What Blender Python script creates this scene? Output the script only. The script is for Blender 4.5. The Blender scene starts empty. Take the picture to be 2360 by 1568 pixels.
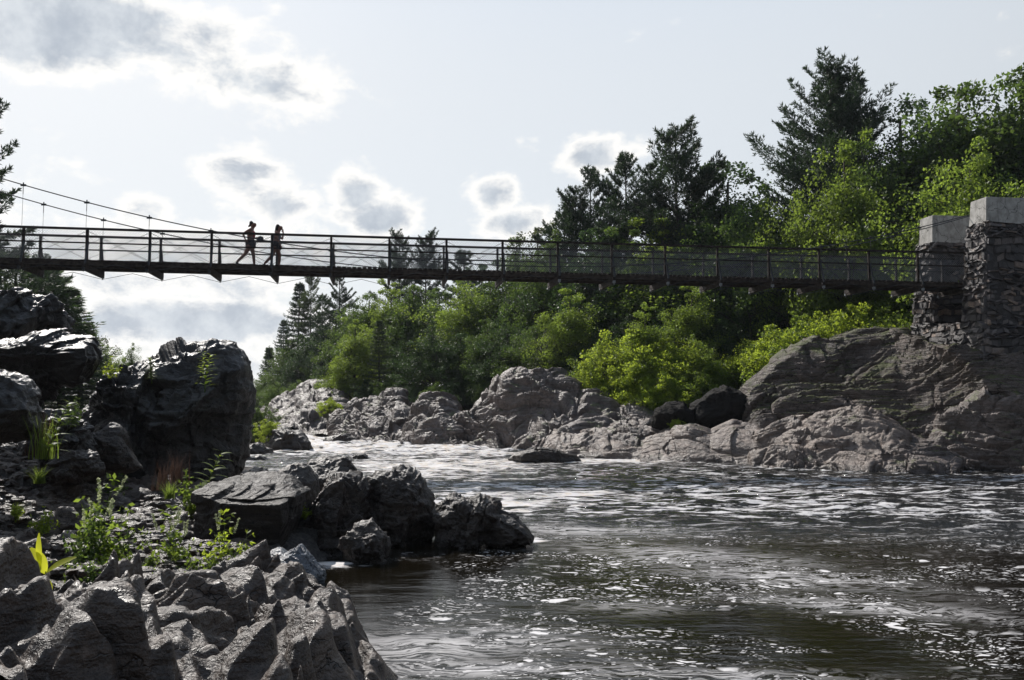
import bpy, math, random
import numpy as np
from mathutils import Vector, Matrix
R = math.radians
random.seed(7)
rs = np.random.RandomState(11)
S = bpy.context.scene
C = S.collection

# ------------------------------------------------------------------ camera
F = 2044.0; CX, CY, HOR = 1180.0, 784.0, 930.0
PITCH = math.atan((HOR-CY)/F); CAMH = 2.5
cam = bpy.data.cameras.new('camera'); co = bpy.data.objects.new('camera', cam); C.objects.link(co)
co.location = (0, 0, CAMH); co.rotation_euler = (R(90)+PITCH, 0, 0)
cam.sensor_width = 36; cam.lens = 36*F/2360.0; cam.clip_end = 20000; cam.clip_start = .05
S.camera = co
cp, sp = math.cos(PITCH), math.sin(PITCH)
def ray(x, y):
    u = (x-CX)/F; v = (y-CY)/F
    return u, cp+v*sp, sp-v*cp
def P(x, y, Y):
    a, b, c = ray(x, y); t = Y/b
    return np.array([a*t, Y, CAMH+c*t])
def G(x, y, z=0.):
    a, b, c = ray(x, y); t = (z-CAMH)/c
    return np.array([a*t, b*t, z])

# ------------------------------------------------------------------ numpy noise
def h_(ix, iy, iz, s=0):
    n = (ix.astype(np.int64)*73856093) ^ (iy.astype(np.int64)*19349663) ^ (iz.astype(np.int64)*83492791) ^ (s*2654435761 + 12345)
    n = (n ^ (n >> 13)) * 1274126177 & 0xffffffff
    n = (n ^ (n >> 16)) * 2246822519 & 0xffffffff
    n = n ^ (n >> 15)
    return (n & 0xffffff)/float(0x1000000)
def vn(p, s=0):
    i = np.floor(p); f = p-i; f = f*f*f*(f*(f*6-15)+10)
    i = i.astype(np.int64); r = 0
    for dx in (0, 1):
        wx = f[:, 0] if dx else 1-f[:, 0]
        for dy in (0, 1):
            wy = f[:, 1] if dy else 1-f[:, 1]
            for dz in (0, 1):
                wz = f[:, 2] if dz else 1-f[:, 2]
                r = r + wx*wy*wz*h_(i[:, 0]+dx, i[:, 1]+dy, i[:, 2]+dz, s)
    return r*2-1
def fbm(p, o=4, s=0, g=.5, l=2.03):
    a, r = 1., 0
    for k in range(o):
        r = r+a*vn(p, s+k*17); p = p*l+3.1; a *= g
    return r
def ridged(p, o=4, s=0):
    a, r = 1., 0
    for k in range(o):
        r = r+a*(1-np.abs(vn(p, s+k*13))*2); p = p*2.07+1.7; a *= .5
    return r
def voro(p, s=0, flat=False):
    """nearest cell centre, its id hashes (4), F1, F2"""
    i = np.floor(p).astype(np.int64)
    n = len(p); F1 = np.full(n, 9.); F2 = np.full(n, 9.); c = np.zeros((n, 3)); ids = np.zeros((n, 3), np.int64)
    for dx in (-1, 0, 1):
        for dy in (-1, 0, 1):
            for dz in ((0,) if flat else (-1, 0, 1)):
                a, b, d = i[:, 0]+dx, i[:, 1]+dy, i[:, 2]+dz
                q = np.stack([a+h_(a, b, d, s+1), b+h_(a, b, d, s+2), (d+h_(a, b, d, s+3)) if not flat else p[:, 2]], 1)
                D = np.sqrt(((q-p)**2).sum(1))
                m = D < F1
                F2 = np.where(m, F1, np.minimum(F2, D)); F1 = np.where(m, D, F1)
                c[m] = q[m]; ids[m] = np.stack([a, b, d], 1)[m]
    return c, ids, F1, F2
def blocks(p, s=0, tilt=.5, off=.5, crack=.2, cw=.08, flat=False, bias=(0, 0, 0)):
    """fractured-block displacement: every voronoi cell is a tilted facet with its own offset"""
    c, ids, F1, F2 = voro(p, s, flat)
    g = np.stack([h_(ids[:, 0], ids[:, 1], ids[:, 2], s+k)*2-1 for k in (7, 8, 9)], 1)*tilt+np.array(bias)
    a = (h_(ids[:, 0], ids[:, 1], ids[:, 2], s+10)*2-1)*off
    return a+((p-c)*g).sum(1)-crack*np.exp(-(F2-F1)/cw)
def slabs(p, s=0, tilt=.5, off=.4, k=1., flat=False, bias=(0, 0, 0), asym=0.):
    """continuous weathered slabs: upper envelope of tilted rounded plates, one per cell"""
    i = np.floor(p).astype(np.int64); best = np.full(len(p), -9.); bias = np.array(bias, float)
    for dx in (-1, 0, 1):
        for dy in (-1, 0, 1):
            for dz in ((0,) if flat else (-1, 0, 1)):
                a, b, d = i[:, 0]+dx, i[:, 1]+dy, i[:, 2]+dz
                q = p-np.stack([a+h_(a, b, d, s+1), b+h_(a, b, d, s+2), (d+h_(a, b, d, s+3)) if not flat else p[:, 2]], 1)
                g = np.stack([h_(a, b, d, s+7), h_(a, b, d, s+8), h_(a, b, d, s+9)], 1)*2-1
                v = (h_(a, b, d, s+10)*2-1)*off+(q*(g*tilt+bias)).sum(1)-k*(q**2).sum(1)
                if asym: v = v-asym*np.maximum(0, (q*bias).sum(1))**2
                best = np.maximum(best, v)
    return best
def rotm(ax, ang):
    return np.array(Matrix.Rotation(ang, 3, ax))

# ------------------------------------------------------------------ object helpers
def tag(o, label=None, cat=None, group=None, kind=None):
    for k, v in (('label', label), ('category', cat), ('group', group), ('kind', kind)):
        if v: o[k] = v
    return o
def mesh(name, v, f, mat=None, smooth=True, attrs=None):
    """f: one (n,k) array or list of such arrays"""
    me = bpy.data.meshes.new(name)
    v = np.asarray(v, np.float32)
    fs = f if isinstance(f, list) else [f]
    fs = [np.asarray(a, np.int32) for a in fs if len(a)]
    idx = np.concatenate([a.ravel() for a in fs])
    tot = np.concatenate([np.full(len(a), a.shape[1], np.int32) for a in fs])
    st = np.concatenate([[0], np.cumsum(tot)[:-1]]).astype(np.int32)
    me.vertices.add(len(v)); me.vertices.foreach_set('co', v.ravel())
    me.loops.add(len(idx)); me.loops.foreach_set('vertex_index', idx)
    me.polygons.add(len(tot)); me.polygons.foreach_set('loop_start', st); me.polygons.foreach_set('loop_total', tot)
    me.polygons.foreach_set('use_smooth', np.full(len(tot), smooth, bool))
    me.update(calc_edges=True); me.validate()
    for k, a in (attrs or {}).items():
        at = me.attributes.new(k, 'FLOAT', 'POINT'); at.data.foreach_set('value', np.asarray(a, np.float32))
    if mat: me.materials.append(mat)
    return me
def obj(name, me, parent=None, loc=None):
    o = bpy.data.objects.new(name, me); C.objects.link(o)
    if parent: o.parent = parent
    if loc is not None: o.location = loc
    return o
def empty(name, loc=(0, 0, 0), rz=0):
    o = bpy.data.objects.new(name, None); C.objects.link(o); o.location = loc; o.rotation_euler = (0, 0, rz)
    o.empty_display_size = .2
    return o
def gridfaces(nr, nc, wrap=False):
    i = np.arange(nr-1)[:, None]; j = np.arange(nc if wrap else nc-1)[None, :]
    j2 = (j+1) % nc
    return np.stack([i*nc+j, i*nc+j2, (i+1)*nc+j2, (i+1)*nc+j], -1).reshape(-1, 4)
class MB:
    """collects simple solids into ONE mesh"""
    def __init__(s): s.v = []; s.f = {}; s.n = 0
    def add(s, v, f):
        v = np.asarray(v, float); f = np.asarray(f)
        s.f.setdefault(f.shape[1], []).append(f+s.n); s.v.append(v); s.n += len(v)
    def frame(s, a, b, hint=(0, 0, 1)):
        a = np.asarray(a, float); b = np.asarray(b, float); d = b-a; L = np.linalg.norm(d); d = d/L
        h = np.asarray(hint, float)
        if abs(d@h) > .98: h = np.array([1., 0, 0])
        x = np.cross(d, h); x /= np.linalg.norm(x); y = np.cross(x, d)
        return a, b, d, x, y
    def beam(s, a, b, w, h, hint=(0, 0, 1)):
        a, b, d, x, y = s.frame(a, b, hint)
        q = [(-w/2, -h/2), (w/2, -h/2), (w/2, h/2), (-w/2, h/2)]
        v = [p+x*i+y*j for p in (a, b) for i, j in q]
        s.add(v, [[3, 2, 1, 0], [4, 5, 6, 7], [0, 1, 5, 4], [1, 2, 6, 5], [2, 3, 7, 6], [3, 0, 4, 7]])
    def tube(s, pts, r, n=6):
        pts = np.asarray(pts, float); r = np.broadcast_to(np.asarray(r, float), (len(pts),))
        v = []
        for k, p in enumerate(pts):
            d = pts[min(k+1, len(pts)-1)]-pts[max(k-1, 0)]; d = d/(np.linalg.norm(d)+1e-9)
            h = np.array([0, 0, 1.]) if abs(d[2]) < .9 else np.array([1., 0, 0])
            x = np.cross(d, h); x /= np.linalg.norm(x); y = np.cross(x, d)
            for j in range(n):
                t = 2*math.pi*j/n; v.append(p+r[k]*(x*math.cos(t)+y*math.sin(t)))
        s.add(v, gridfaces(len(pts), n, True))
        s.f.setdefault(n, [])
        base = s.n-len(v)
        s.f[n].append(np.array([[base+j for j in range(n)][::-1]])); s.f[n].append(np.array([[base+(len(pts)-1)*n+j for j in range(n)]]))
    def me(s, name, mat, smooth=False):
        return mesh(name, np.concatenate(s.v), [np.concatenate(a) for a in s.f.values()], mat, smooth)
    def build(s, name, mat, parent=None, smooth=False):
        return obj(name, s.me(name, mat, smooth), parent)

# ------------------------------------------------------------------ materials
class NT:
    def __init__(s, name, world=False):
        if world:
            s.m = bpy.data.worlds.new(name)
        else:
            s.m = bpy.data.materials.new(name)
        s.m.use_nodes = True; s.t = s.m.node_tree; s.t.nodes.clear(); s.N = s.t.nodes
    def n(s, typ, **k):
        o = s.N.new(typ)
        ins = k.pop('ins', {})
        for a, b in k.items(): setattr(o, a, b)
        for a, b in ins.items(): s.set(o.inputs[a], b)
        return o
    def set(s, inp, b):
        if isinstance(b, bpy.types.NodeSocket): s.t.links.new(b, inp)
        elif isinstance(b, bpy.types.Node): s.t.links.new(b.outputs[0], inp)
        else:
            if inp.type == 'RGBA' and len(b) == 3: b = (*b, 1)
            inp.default_value = b
    def math(s, op, a, b=None, c=None, clamp=False):
        o = s.N.new('ShaderNodeMath'); o.operation = op; o.use_clamp = clamp
        s.set(o.inputs[0], a)
        if b is not None: s.set(o.inputs[1], b)
        if c is not None: s.set(o.inputs[2], c)
        return o.outputs[0]
    def vm(s, op, a, b=None, out=0):
        o = s.N.new('ShaderNodeVectorMath'); o.operation = op; s.set(o.inputs[0], a)
        if b is not None: s.set(o.inputs[1], b)
        return o.outputs[out]
    def mix(s, f, a, b, bt='MIX'):
        o = s.N.new('ShaderNodeMix'); o.data_type = 'RGBA'; o.blend_type = bt
        s.set(o.inputs[0], f); s.set(o.inputs[6], a); s.set(o.inputs[7], b)
        return o.outputs[2]
    def ramp(s, f, stops, interp='LINEAR'):
        o = s.N.new('ShaderNodeValToRGB'); o.color_ramp.interpolation = interp
        e = o.color_ramp.elements
        while len(e) < len(stops): e.new(.5)
        for q, (p, c) in zip(e, stops):
            q.position = p; q.color = (c, c, c, 1) if not isinstance(c, tuple) else (*c, 1)
        s.set(o.inputs[0], f); return o.outputs[0]
    def rng(s, f, a, b, c=0., d=1., st='SMOOTHSTEP'):
        o = s.N.new('ShaderNodeMapRange'); o.interpolation_type = st
        s.set(o.inputs[0], f); o.inputs[1].default_value = a; o.inputs[2].default_value = b
        o.inputs[3].default_value = c; o.inputs[4].default_value = d
        return o.outputs[0]
    def noise(s, vec, sc, det=4, rough=.55, dist=0, out=0):
        o = s.N.new('ShaderNodeTexNoise'); s.set(o.inputs['Vector'], vec)
        o.inputs['Scale'].default_value = sc; o.inputs['Detail'].default_value = det
        o.inputs['Roughness'].default_value = rough; o.inputs['Distortion'].default_value = dist
        return o.outputs[out]
    def vor(s, vec, sc, feat='F1', out=0, rnd=1.):
        o = s.N.new('ShaderNodeTexVoronoi'); o.feature = feat; s.set(o.inputs['Vector'], vec)
        o.inputs['Scale'].default_value = sc; o.inputs['Randomness'].default_value = rnd
        return o.outputs[out]
    def mapping(s, vec, rot=(0, 0, 0), sc=(1, 1, 1), loc=(0, 0, 0)):
        o = s.N.new('ShaderNodeMapping'); s.set(o.inputs[0], vec)
        o.inputs[1].default_value = loc; o.inputs[2].default_value = rot; o.inputs[3].default_value = sc
        return o.outputs[0]
    def geo(s, out='Position'):
        return s.N.new('ShaderNodeNewGeometry').outputs[out]
    def bump(s, h, st, dist, nrm=None):
        o = s.N.new('ShaderNodeBump'); s.set(o.inputs['Height'], h); s.set(o.inputs['Strength'], st)
        o.inputs['Distance'].default_value = dist
        if nrm is not None: s.set(o.inputs['Normal'], nrm)
        return o.outputs[0]
    def out(s, sh, vol=None):
        o = s.N.new('ShaderNodeOutputMaterial'); s.set(o.inputs[0], sh)
        return s.m
    def bsdf(s, col, rough=.6, nrm=None, spec=.5, **k):
        o = s.N.new('ShaderNodeBsdfPrincipled'); s.set(o.inputs['Base Color'], col); s.set(o.inputs['Roughness'], rough)
        s.set(o.inputs['Specular IOR Level'], spec)
        if nrm is not None: s.set(o.inputs['Normal'], nrm)
        for a, b in k.items(): s.set(o.inputs[a], b)
        return o.outputs[0]

def rock_mat(name, c0, c1, c2, rough=.5, strata=(R(35), R(-30), R(20)), moss=0., scale=1., spec=.5, bstr=.8, layer=.35, ch=1.):
    m = NT(name); p = m.geo()
    big = m.noise(p, .9*scale, 5, .6)
    med = m.noise(p, 5*scale, 6, .65)
    fine = m.noise(p, 38*scale, 4, .65)
    lay = m.noise(m.mapping(p, strata, (1.4*scale, 1.4*scale, 15*scale)), 1., 5, .6)
    crack = m.vor(m.vm('ADD', m.mapping(p, strata, (1.*scale, 1.*scale, 2.4*scale)), m.vm('SCALE', m.noise(p, 2.5*scale, 3, out=1), None)), 1.6, 'DISTANCE_TO_EDGE')
    m.N[-1]
    ck = m.rng(crack, 0., .035)
    f = m.math('ADD', m.math('MULTIPLY', big, .5), m.math('MULTIPLY', med, .5))
    col = m.ramp(f, [(.3, c0), (.5, c1), (.68, c2)])
    col = m.mix(m.rng(lay, .45, .7, 0, .6), col, c0)
    col = m.mix(m.rng(fine, .35, .7, 0, .35), col, c2)
    lich = m.math('MULTIPLY', m.rng(m.noise(p, 9*scale, 5, .7), .6, .72), .35)
    col = m.mix(lich, col, tuple(min(1, x*1.4+.01) for x in c2))
    if moss:
        up = m.N.new('ShaderNodeSeparateXYZ'); m.set(up.inputs[0], m.geo('Normal'))
        mm = m.math('MULTIPLY', m.rng(m.noise(p, 1.3*scale, 5, .7), .62-moss*.25, .72-moss*.2), m.rng(up.outputs[2], .35, .75))
        col = m.mix(mm, col, (.07, .078, .022))
    chip = m.vor(m.vm('ADD', m.mapping(p, strata, (scale, scale, 2.*scale)), m.vm('MULTIPLY', m.noise(p, 5*scale, 3, out=1), (.25, .25, .25))), 5.5)
    chip2 = m.vor(m.vm('ADD', m.mapping(p, strata, (scale, scale, 1.6*scale)), m.vm('MULTIPLY', m.noise(p, 11*scale, 3, out=1), (.1, .1, .1))), 17)
    sz = m.N.new('ShaderNodeSeparateXYZ'); m.set(sz.inputs[0], p)
    wet = m.rng(m.math('SUBTRACT', sz.outputs[2], m.math('MULTIPLY', med, .35)), -.12, .1, 1., 0.)
    col = m.mix(m.math('MULTIPLY', wet, .65), col, tuple(x*.35 for x in c1))
    crease = m.math('MULTIPLY', m.math('SUBTRACT', 1., ck), m.rng(big, .45, .6))
    col = m.mix(m.math('MULTIPLY', crease, .8), col, tuple(x*.4 for x in c0))
    h = m.math('ADD', m.math('MULTIPLY', med, .45), m.math('MULTIPLY', fine, .22))
    h = m.math('ADD', h, m.math('ADD', m.math('MULTIPLY', chip, .38*ch), m.math('MULTIPLY', chip2, .14*ch)))
    h = m.math('SUBTRACT', h, m.math('MULTIPLY', crease, .3))
    h = m.math('ADD', h, m.math('MULTIPLY', lay, layer))
    rg = m.math('SUBTRACT', m.rng(med, .3, .7, rough-.1, rough+.15), m.math('MULTIPLY', wet, .22))
    return m.out(m.bsdf(col, rg, m.bump(h, bstr, .11/scale), spec))
M = {}
M['dark'] = rock_mat('dark_slate', (.007, .0065, .006), (.019, .0165, .015), (.05, .043, .038), .38, spec=.5, layer=.25, ch=.8)
M['near'] = rock_mat('near_slate', (.012, .009, .007), (.052, .037, .029), (.17, .128, .1), .4, strata=(R(60), R(20), R(50)), scale=1.5, spec=.4, layer=.3, bstr=.9, ch=.8)
M['brown'] = rock_mat('brown_slate', (.010, .008, .0065), (.032, .024, .019), (.09, .068, .054), .45, scale=1.3, spec=.4, layer=.25, ch=.8)
M['black'] = rock_mat('black_slate', (.006, .006, .006), (.013, .012, .011), (.028, .025, .023), .8, spec=.1, layer=.2)
M['far'] = rock_mat('grey_slate', (.024, .019, .017), (.098, .077, .068), (.23, .185, .162), .5, strata=(R(50), R(35), R(0)), moss=.35, scale=.75, layer=.6, spec=.35, ch=.5)
M['tan'] = rock_mat('tan_slate', (.045, .034, .028), (.155, .12, .1), (.29, .23, .192), .5, strata=(R(50), R(35), R(0)), moss=.2, scale=.75, layer=.5, ch=.5, spec=.4)
M['hill'] = rock_mat('layered_slate', (.022, .018, .016), (.1, .08, .07), (.25, .2, .175), .6, strata=(R(12), R(8), R(0)), moss=.8, scale=.55, layer=1.4, bstr=1., spec=.25, ch=.5)
M['flat'] = rock_mat('flat_slate', (.010, .008, .007), (.026, .021, .018), (.06, .048, .04), .55, scale=1.3, spec=.3, layer=.2, ch=.8)
M['blue'] = rock_mat('blue_slate', (.03, .035, .042), (.08, .09, .105), (.17, .18, .2), .35, scale=2., spec=.6)

def flat_mat(name, c, rough=.7, spec=.3, var=.4, sc=8, metal=0.):
    m = NT(name); p = m.geo(); n = m.noise(p, sc, 5, .6)
    col = m.mix(m.rng(n, .3, .7), tuple(x*(1-var) for x in c), tuple(min(1, x*(1+var)) for x in c))
    return m.out(m.bsdf(col, rough, m.bump(n, .4, .01), spec, Metallic=metal))
M['wood'] = flat_mat('weathered_wood', (.035, .028, .024), .8, .2, .5, 6)
M['woodlight'] = flat_mat('timber_beam', (.05, .04, .034), .8, .2, .5, 5)
M['steel'] = flat_mat('dark_steel', (.04, .042, .045), .5, .4, .3, 10, .3)
M['wire'] = flat_mat('galvanised_wire', (.2, .205, .21), .45, .5, .2, 10, .5)
M['galv'] = flat_mat('galvanised_bracket', (.22, .23, .24), .4, .5, .2, 20, .3)
M['bark'] = flat_mat('bark', (.045, .036, .028), .9, .2, .6, 12)
M['barkgrey'] = flat_mat('grey_bark', (.12, .115, .105), .9, .2, .5, 12)

def leaf_mat(name, c, tr=.5, tc=None, rough=.5, spec=.25):
    m = NT(name)
    at = m.n('ShaderNodeAttribute', attribute_name='rnd')
    oi = m.N.new('ShaderNodeObjectInfo')
    v = m.math('ADD', m.math('MULTIPLY', at.outputs['Fac'], .75), m.math('MULTIPLY', oi.outputs['Random'], .25))
    c0 = tuple(x*.55 for x in c); c1 = tuple(min(1, x*1.45) for x in c)
    col = m.mix(v, c0, c1)
    tc = tc or (min(1, c[0]*2.3), min(1, c[1]*2.2), c[2]*1.2)
    tcol = m.mix(v, tuple(x*.6 for x in tc), tuple(min(1, x*1.3) for x in tc))
    b = m.bsdf(col, rough, None, spec)
    t = m.n('ShaderNodeBsdfTranslucent', ins={'Color': tcol})
    x = m.n('ShaderNodeMixShader', ins={0: tr, 1: b, 2: t.outputs[0]})
    return m.out(x.outputs[0])
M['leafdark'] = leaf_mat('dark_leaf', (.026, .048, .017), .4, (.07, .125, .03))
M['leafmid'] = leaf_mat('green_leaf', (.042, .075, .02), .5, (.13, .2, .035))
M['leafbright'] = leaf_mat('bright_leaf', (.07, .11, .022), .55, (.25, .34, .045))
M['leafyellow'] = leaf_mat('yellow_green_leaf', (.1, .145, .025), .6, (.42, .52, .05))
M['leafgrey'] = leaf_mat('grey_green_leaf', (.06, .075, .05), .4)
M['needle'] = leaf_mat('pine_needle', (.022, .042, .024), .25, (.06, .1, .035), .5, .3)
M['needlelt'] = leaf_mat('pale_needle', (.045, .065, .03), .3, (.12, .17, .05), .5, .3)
M['grassy'] = leaf_mat('grass_blade', (.08, .12, .03), .5, (.3, .4, .06))
M['goldleaf'] = leaf_mat('yellow_leaf', (.3, .33, .03), .6, (.75, .8, .05))
M['sedge'] = leaf_mat('reddish_seed_head', (.06, .035, .028), .3, (.12, .07, .05))
M['flower'] = leaf_mat('cream_flower', (.4, .42, .25), .4, (.5, .55, .3))

# ------------------------------------------------------------------ ground
def sdist(px, py, line):
    """signed distance to polyline; positive on its right-hand side"""
    best = np.full(px.shape, 1e9); sg = np.zeros(px.shape)
    for (ax, ay), (bx, by) in zip(line[:-1], line[1:]):
        dx, dy = bx-ax, by-ay; L = dx*dx+dy*dy
        t = np.clip(((px-ax)*dx+(py-ay)*dy)/L, 0, 1)
        qx, qy = ax+t*dx-px, ay+t*dy-py; d = np.hypot(qx, qy)
        cr = dx*(py-ay)-dy*(px-ax)
        m = d < best; best[m] = d[m]; sg[m] = -np.sign(cr[m])
    return best*np.where(sg == 0, 1, sg)
RB = [(60, -20), (48, 12), (30, 28), (19.5, 34), (14, 36.6), (8.6, 40.3), (4.6, 44.5), (1.2, 49), (-3.2, 53), (-6.9, 57), (-11.5, 67), (-19.8, 80), (-26, 96), (-37, 130), (-62, 200), (-110, 300), (-300, 600)]
LB = [(-3, -20), (-1.5, -4), (-.9, 4), (-1.15, 8.2), (-2.0, 10.5), (-2.9, 12.2), (-3.3, 13.5), (-2.7, 15), (-2.6, 17.5), (-4.0, 21), (-5.6, 25), (-8.8, 32), (-14, 40), (-17.5, 52), (-27.5, 80), (-48, 125), (-95, 210), (-170, 320), (-400, 600)]
def wl(X, Y):
    """water level, stepping down through the rapids"""
    Y = np.asarray(Y, float)
    ss = lambda a, b: np.clip((Y-a)/(b-a), 0, 1)**2*(3-2*np.clip((Y-a)/(b-a), 0, 1))
    return .12*ss(44, 50)+.35*ss(58, 64)+.3*ss(74, 80)+.45*ss(90, 130)
def lerp_(x, xs, ys): return np.interp(x, xs, ys)
def hgt(X, Y, detail=True):
    X = np.asarray(X, float); Y = np.asarray(Y, float)
    dr = sdist(X, Y, RB)                # >0 on the right bank
    dl = -sdist(X, Y, LB)               # >0 on the left bank
    w = wl(X, Y)
    zr = np.where(dr > 0, lerp_(dr, [0, 1.2, 3, 7, 14, 40, 200, 900], [0, .5, .9, 1.5, 2.4, 5., 11, 14]), np.maximum(-1.6, dr*.55))
    kn = np.clip((48-Y)/20, 0, 1)       # near part of the left bank is low, it rises away from the water
    zl_near = lerp_(dl, [0, .5, 2, 4.5, 7.5, 10, 16, 60], [0, .25, .4, .62, 1.5, 2.6, 3.3, 4.5])
    zl_far = lerp_(dl, [0, 2, 6, 20, 200, 900], [0, .6, 1.2, 2.2, 9, 13])
    zl = np.where(dl > 0, zl_near*kn+zl_far*(1-kn), np.maximum(-1.6, dl*.5))
    z = np.maximum(zr, zl)+w-.06
    if detail:
        p = np.stack([X, Y, np.zeros_like(X)], 1)
        near = np.clip((34-np.hypot(X, Y))/16, 0, 1)
        inl = np.clip(np.maximum(dr, dl)/.8+.3, 0, 1)
        q = p+.3*np.stack([vn(p*1.3, 5), vn(p*1.3, 6), 0*X], 1)
        z = z+inl*near*(.22*blocks(q*1.3, 3, .7, .5, .3, .08, True)+.14*slabs(q*2.4, 5, 1.2, .5, .7, True)+.07*blocks(q*4.7, 4, .8, .6, .3, .1, True)+.02*fbm(p*9, 3, 8))
        z = z+inl*(1-near)*(.35*blocks(q*.55, 13, .7, .5, .3, .08, True)+.15*blocks(q*1.9, 14, .8, .6, .3, .1, True))
    return z
def gz(x, y): return float(hgt(np.array([x]), np.array([y]), False)[0])
m = NT('ground'); p = m.geo()
n1 = m.noise(p, 1.1, 6, .65); n2 = m.noise(p, 16, 5, .7); peb = m.vor(p, 22); peb2 = m.vor(p, 9)
sep = m.N.new('ShaderNodeSeparateXYZ'); m.set(sep.inputs[0], p)
far = m.rng(sep.outputs[1], 45, 60)
c = m.ramp(n1, [(.3, (.022, .02, .018)), (.55, (.055, .048, .043)), (.75, (.1, .088, .078))])
c = m.mix(m.rng(n2, .4, .7, 0, .5), c, (.13, .115, .105))
c = m.mix(m.rng(m.vor(p, 22, out=1), .2, .9, 0, .6), c, (.03, .028, .026))
inland = m.rng(sep.outputs[2], 1.5, 2.6)
c = m.mix(m.math('MULTIPLY', far, inland), c, m.mix(n2, (.018, .02, .01), (.045, .05, .015)))
hh = m.math('ADD', m.math('MULTIPLY', n2, .5), m.math('ADD', m.math('MULTIPLY', peb, -.7), m.math('MULTIPLY', peb2, -.6)))
M['ground'] = m.out(m.bsdf(c, m.rng(n1, .3, .7, .7, .95), m.bump(hh, .7, .04), .25))
def polar(r0, r1, nr, a0, a1, na, rlist=None):
    r = rlist if rlist is not None else np.geomspace(r0, r1, nr)
    a = np.linspace(R(a0), R(a1), na)
    RR, AA = np.meshgrid(r, a, indexing='ij')
    return (RR*np.sin(AA)).ravel(), (RR*np.cos(AA)).ravel(), len(r)
rl = np.concatenate([np.geomspace(3, 110, 560), np.geomspace(113, 4000, 60)])
X, Y, nr = polar(0, 0, 0, -62, 62, 760, rl)
Z = hgt(X, Y)
g = obj('ground', mesh('ground', np.stack([X, Y, Z], 1), gridfaces(nr, 760)[:, ::-1], M['ground']))
tag(g, kind='structure')

# ------------------------------------------------------------------ water
rl = np.concatenate([np.geomspace(4.5, 100, 860), np.geomspace(102, 2500, 50)])
X, Y, nr = polar(0, 0, 0, -52, 52, 620, rl)
p = np.stack([X, Y, 0*X], 1)
def blob(px, py, sx, sy, rot=0.):
    """soft patch on the water: centre seen at (px,py), half sizes in metres"""
    c = G(px, py); dx, dy = X-c[0], Y-c[1]; ca, sa = math.cos(rot), math.sin(rot)
    wv = .35*vn(p*.9, 61)
    return np.exp(-(((dx*ca+dy*sa)/sx)**2+((-dx*sa+dy*ca)/sy)**2)*(1+wv))
ss = lambda v, a, b: (lambda t: t*t*(3-2*t))(np.clip((v-a)/(b-a), 0, 1))
rough = ss(Y+.25*X, 15.5, 23)                      # lively current beyond the eddy line
rapid = ss(Y-.2*X, 38, 50)
calm = 1-rough
wv = .014*fbm(p*np.array([1.3, 3.2, 1]), 4, 31)*(.35+.65*rough)
wv += rough*.05*(ridged(p*np.array([.55, 1.2, 1]), 4, 35)-.6)
wv += rapid*.13*(ridged(p*np.array([.3, .8, 1])+.5*np.stack([vn(p*.4, 1), vn(p*.4, 2), 0*X], 1), 4, 45)-.6)
Z = wl(X, Y)+wv*np.clip(1.3-Y/160, .1, 1)
smear = blob(1330, 1222, 2.0, .8, R(-10))+blob(1560, 1275, 1.8, .75, R(-28))+blob(1800, 1330, 1.5, .65, R(-28))+blob(2000, 1400, 1.3, .35, R(-20))
smear += .8*blob(950, 1500, .9, .8)+.6*blob(1150, 1480, .9, .5)+.9*blob(1180, 1545, .9, .22)+.9*blob(1650, 1560, .9, .2)+.5*blob(1450, 1400, .8, .4)
dark = 1.5*blob(1720, 1425, 1.15, .8, R(-14))+1.3*blob(1960, 1480, 1.1, .55, R(-18))+blob(2260, 1440, 1.0, .75)+.9*blob(1530, 1315, .55, .35)+.8*blob(1180, 1395, .5, .3)+.8*blob(1250, 1300, .6, .5)+blob(900, 1350, .9, 1.0)
dark += .8*blob(1380, 1330, .6, .3)+1.2*blob(2300, 1350, 1.2, .6)
chop = rough*(1-rapid)*.5+.4*blob(1900, 1170, 5, 1.6)+.6*blob(1150, 1140, 3, 3.5)+.5*blob(1750, 1130, 4, 1.5)
white = rapid*.75+.8*blob(1000, 1075, 5, 7)+.9*blob(1450, 1062, 4.5, 1.6)+.9*blob(1180, 1165, 1.6, 1.0)+.7*blob(1350, 1140, 2, 1.)  # whitewater, plus sun glitter painted as white on the far water
white += .35*ss(Y, 56, 66)+.9*blob(770, 1300, .5, .4)+.9*blob(1215, 1245, .35, .3)
dots = calm*(1-.0*smear)*ss(X, -1.6, .4)+.25*calm
fl = np.stack([X*math.cos(R(-22))+Y*math.sin(R(-22)), -X*math.sin(R(-22))+Y*math.cos(R(-22)), 0*X], 1)
fl = fl+.5*np.stack([vn(p*.7, 51), vn(p*.7, 52), 0*X], 1)+.15*np.stack([vn(p*2.3, 53), vn(p*2.3, 54), 0*X], 1)
strand = ss(fbm(fl*np.array([.45, 1.7, 1]), 4, 55), -.35, .3)
near_ = 1-ss(Y, 11, 17)
dots = np.clip(dots*(.15+1.1*strand)*(.45+.65*near_)*1.15-dark*1.6, 0, 1)
wa = dict(smear=np.clip(smear, 0, 1), dots=dots, chop=np.clip(chop, 0, 1), white=np.clip(white, 0, 1), rough=rough)
m = NT('river_water'); p = m.geo()
A = lambda k: m.n('ShaderNodeAttribute', attribute_name=k).outputs['Fac']
sw = m.vm('ADD', p, m.vm('SCALE', m.vm('SUBTRACT', m.noise(p, .8, 3, out=1), (.5, .5, .5)), None))
m.N[-1]; 
sc_ = [n for n in m.N if n.bl_idname == 'ShaderNodeVectorMath' and n.operation == 'SCALE'][-1]; sc_.inputs['Scale'].default_value = 1.1
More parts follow.
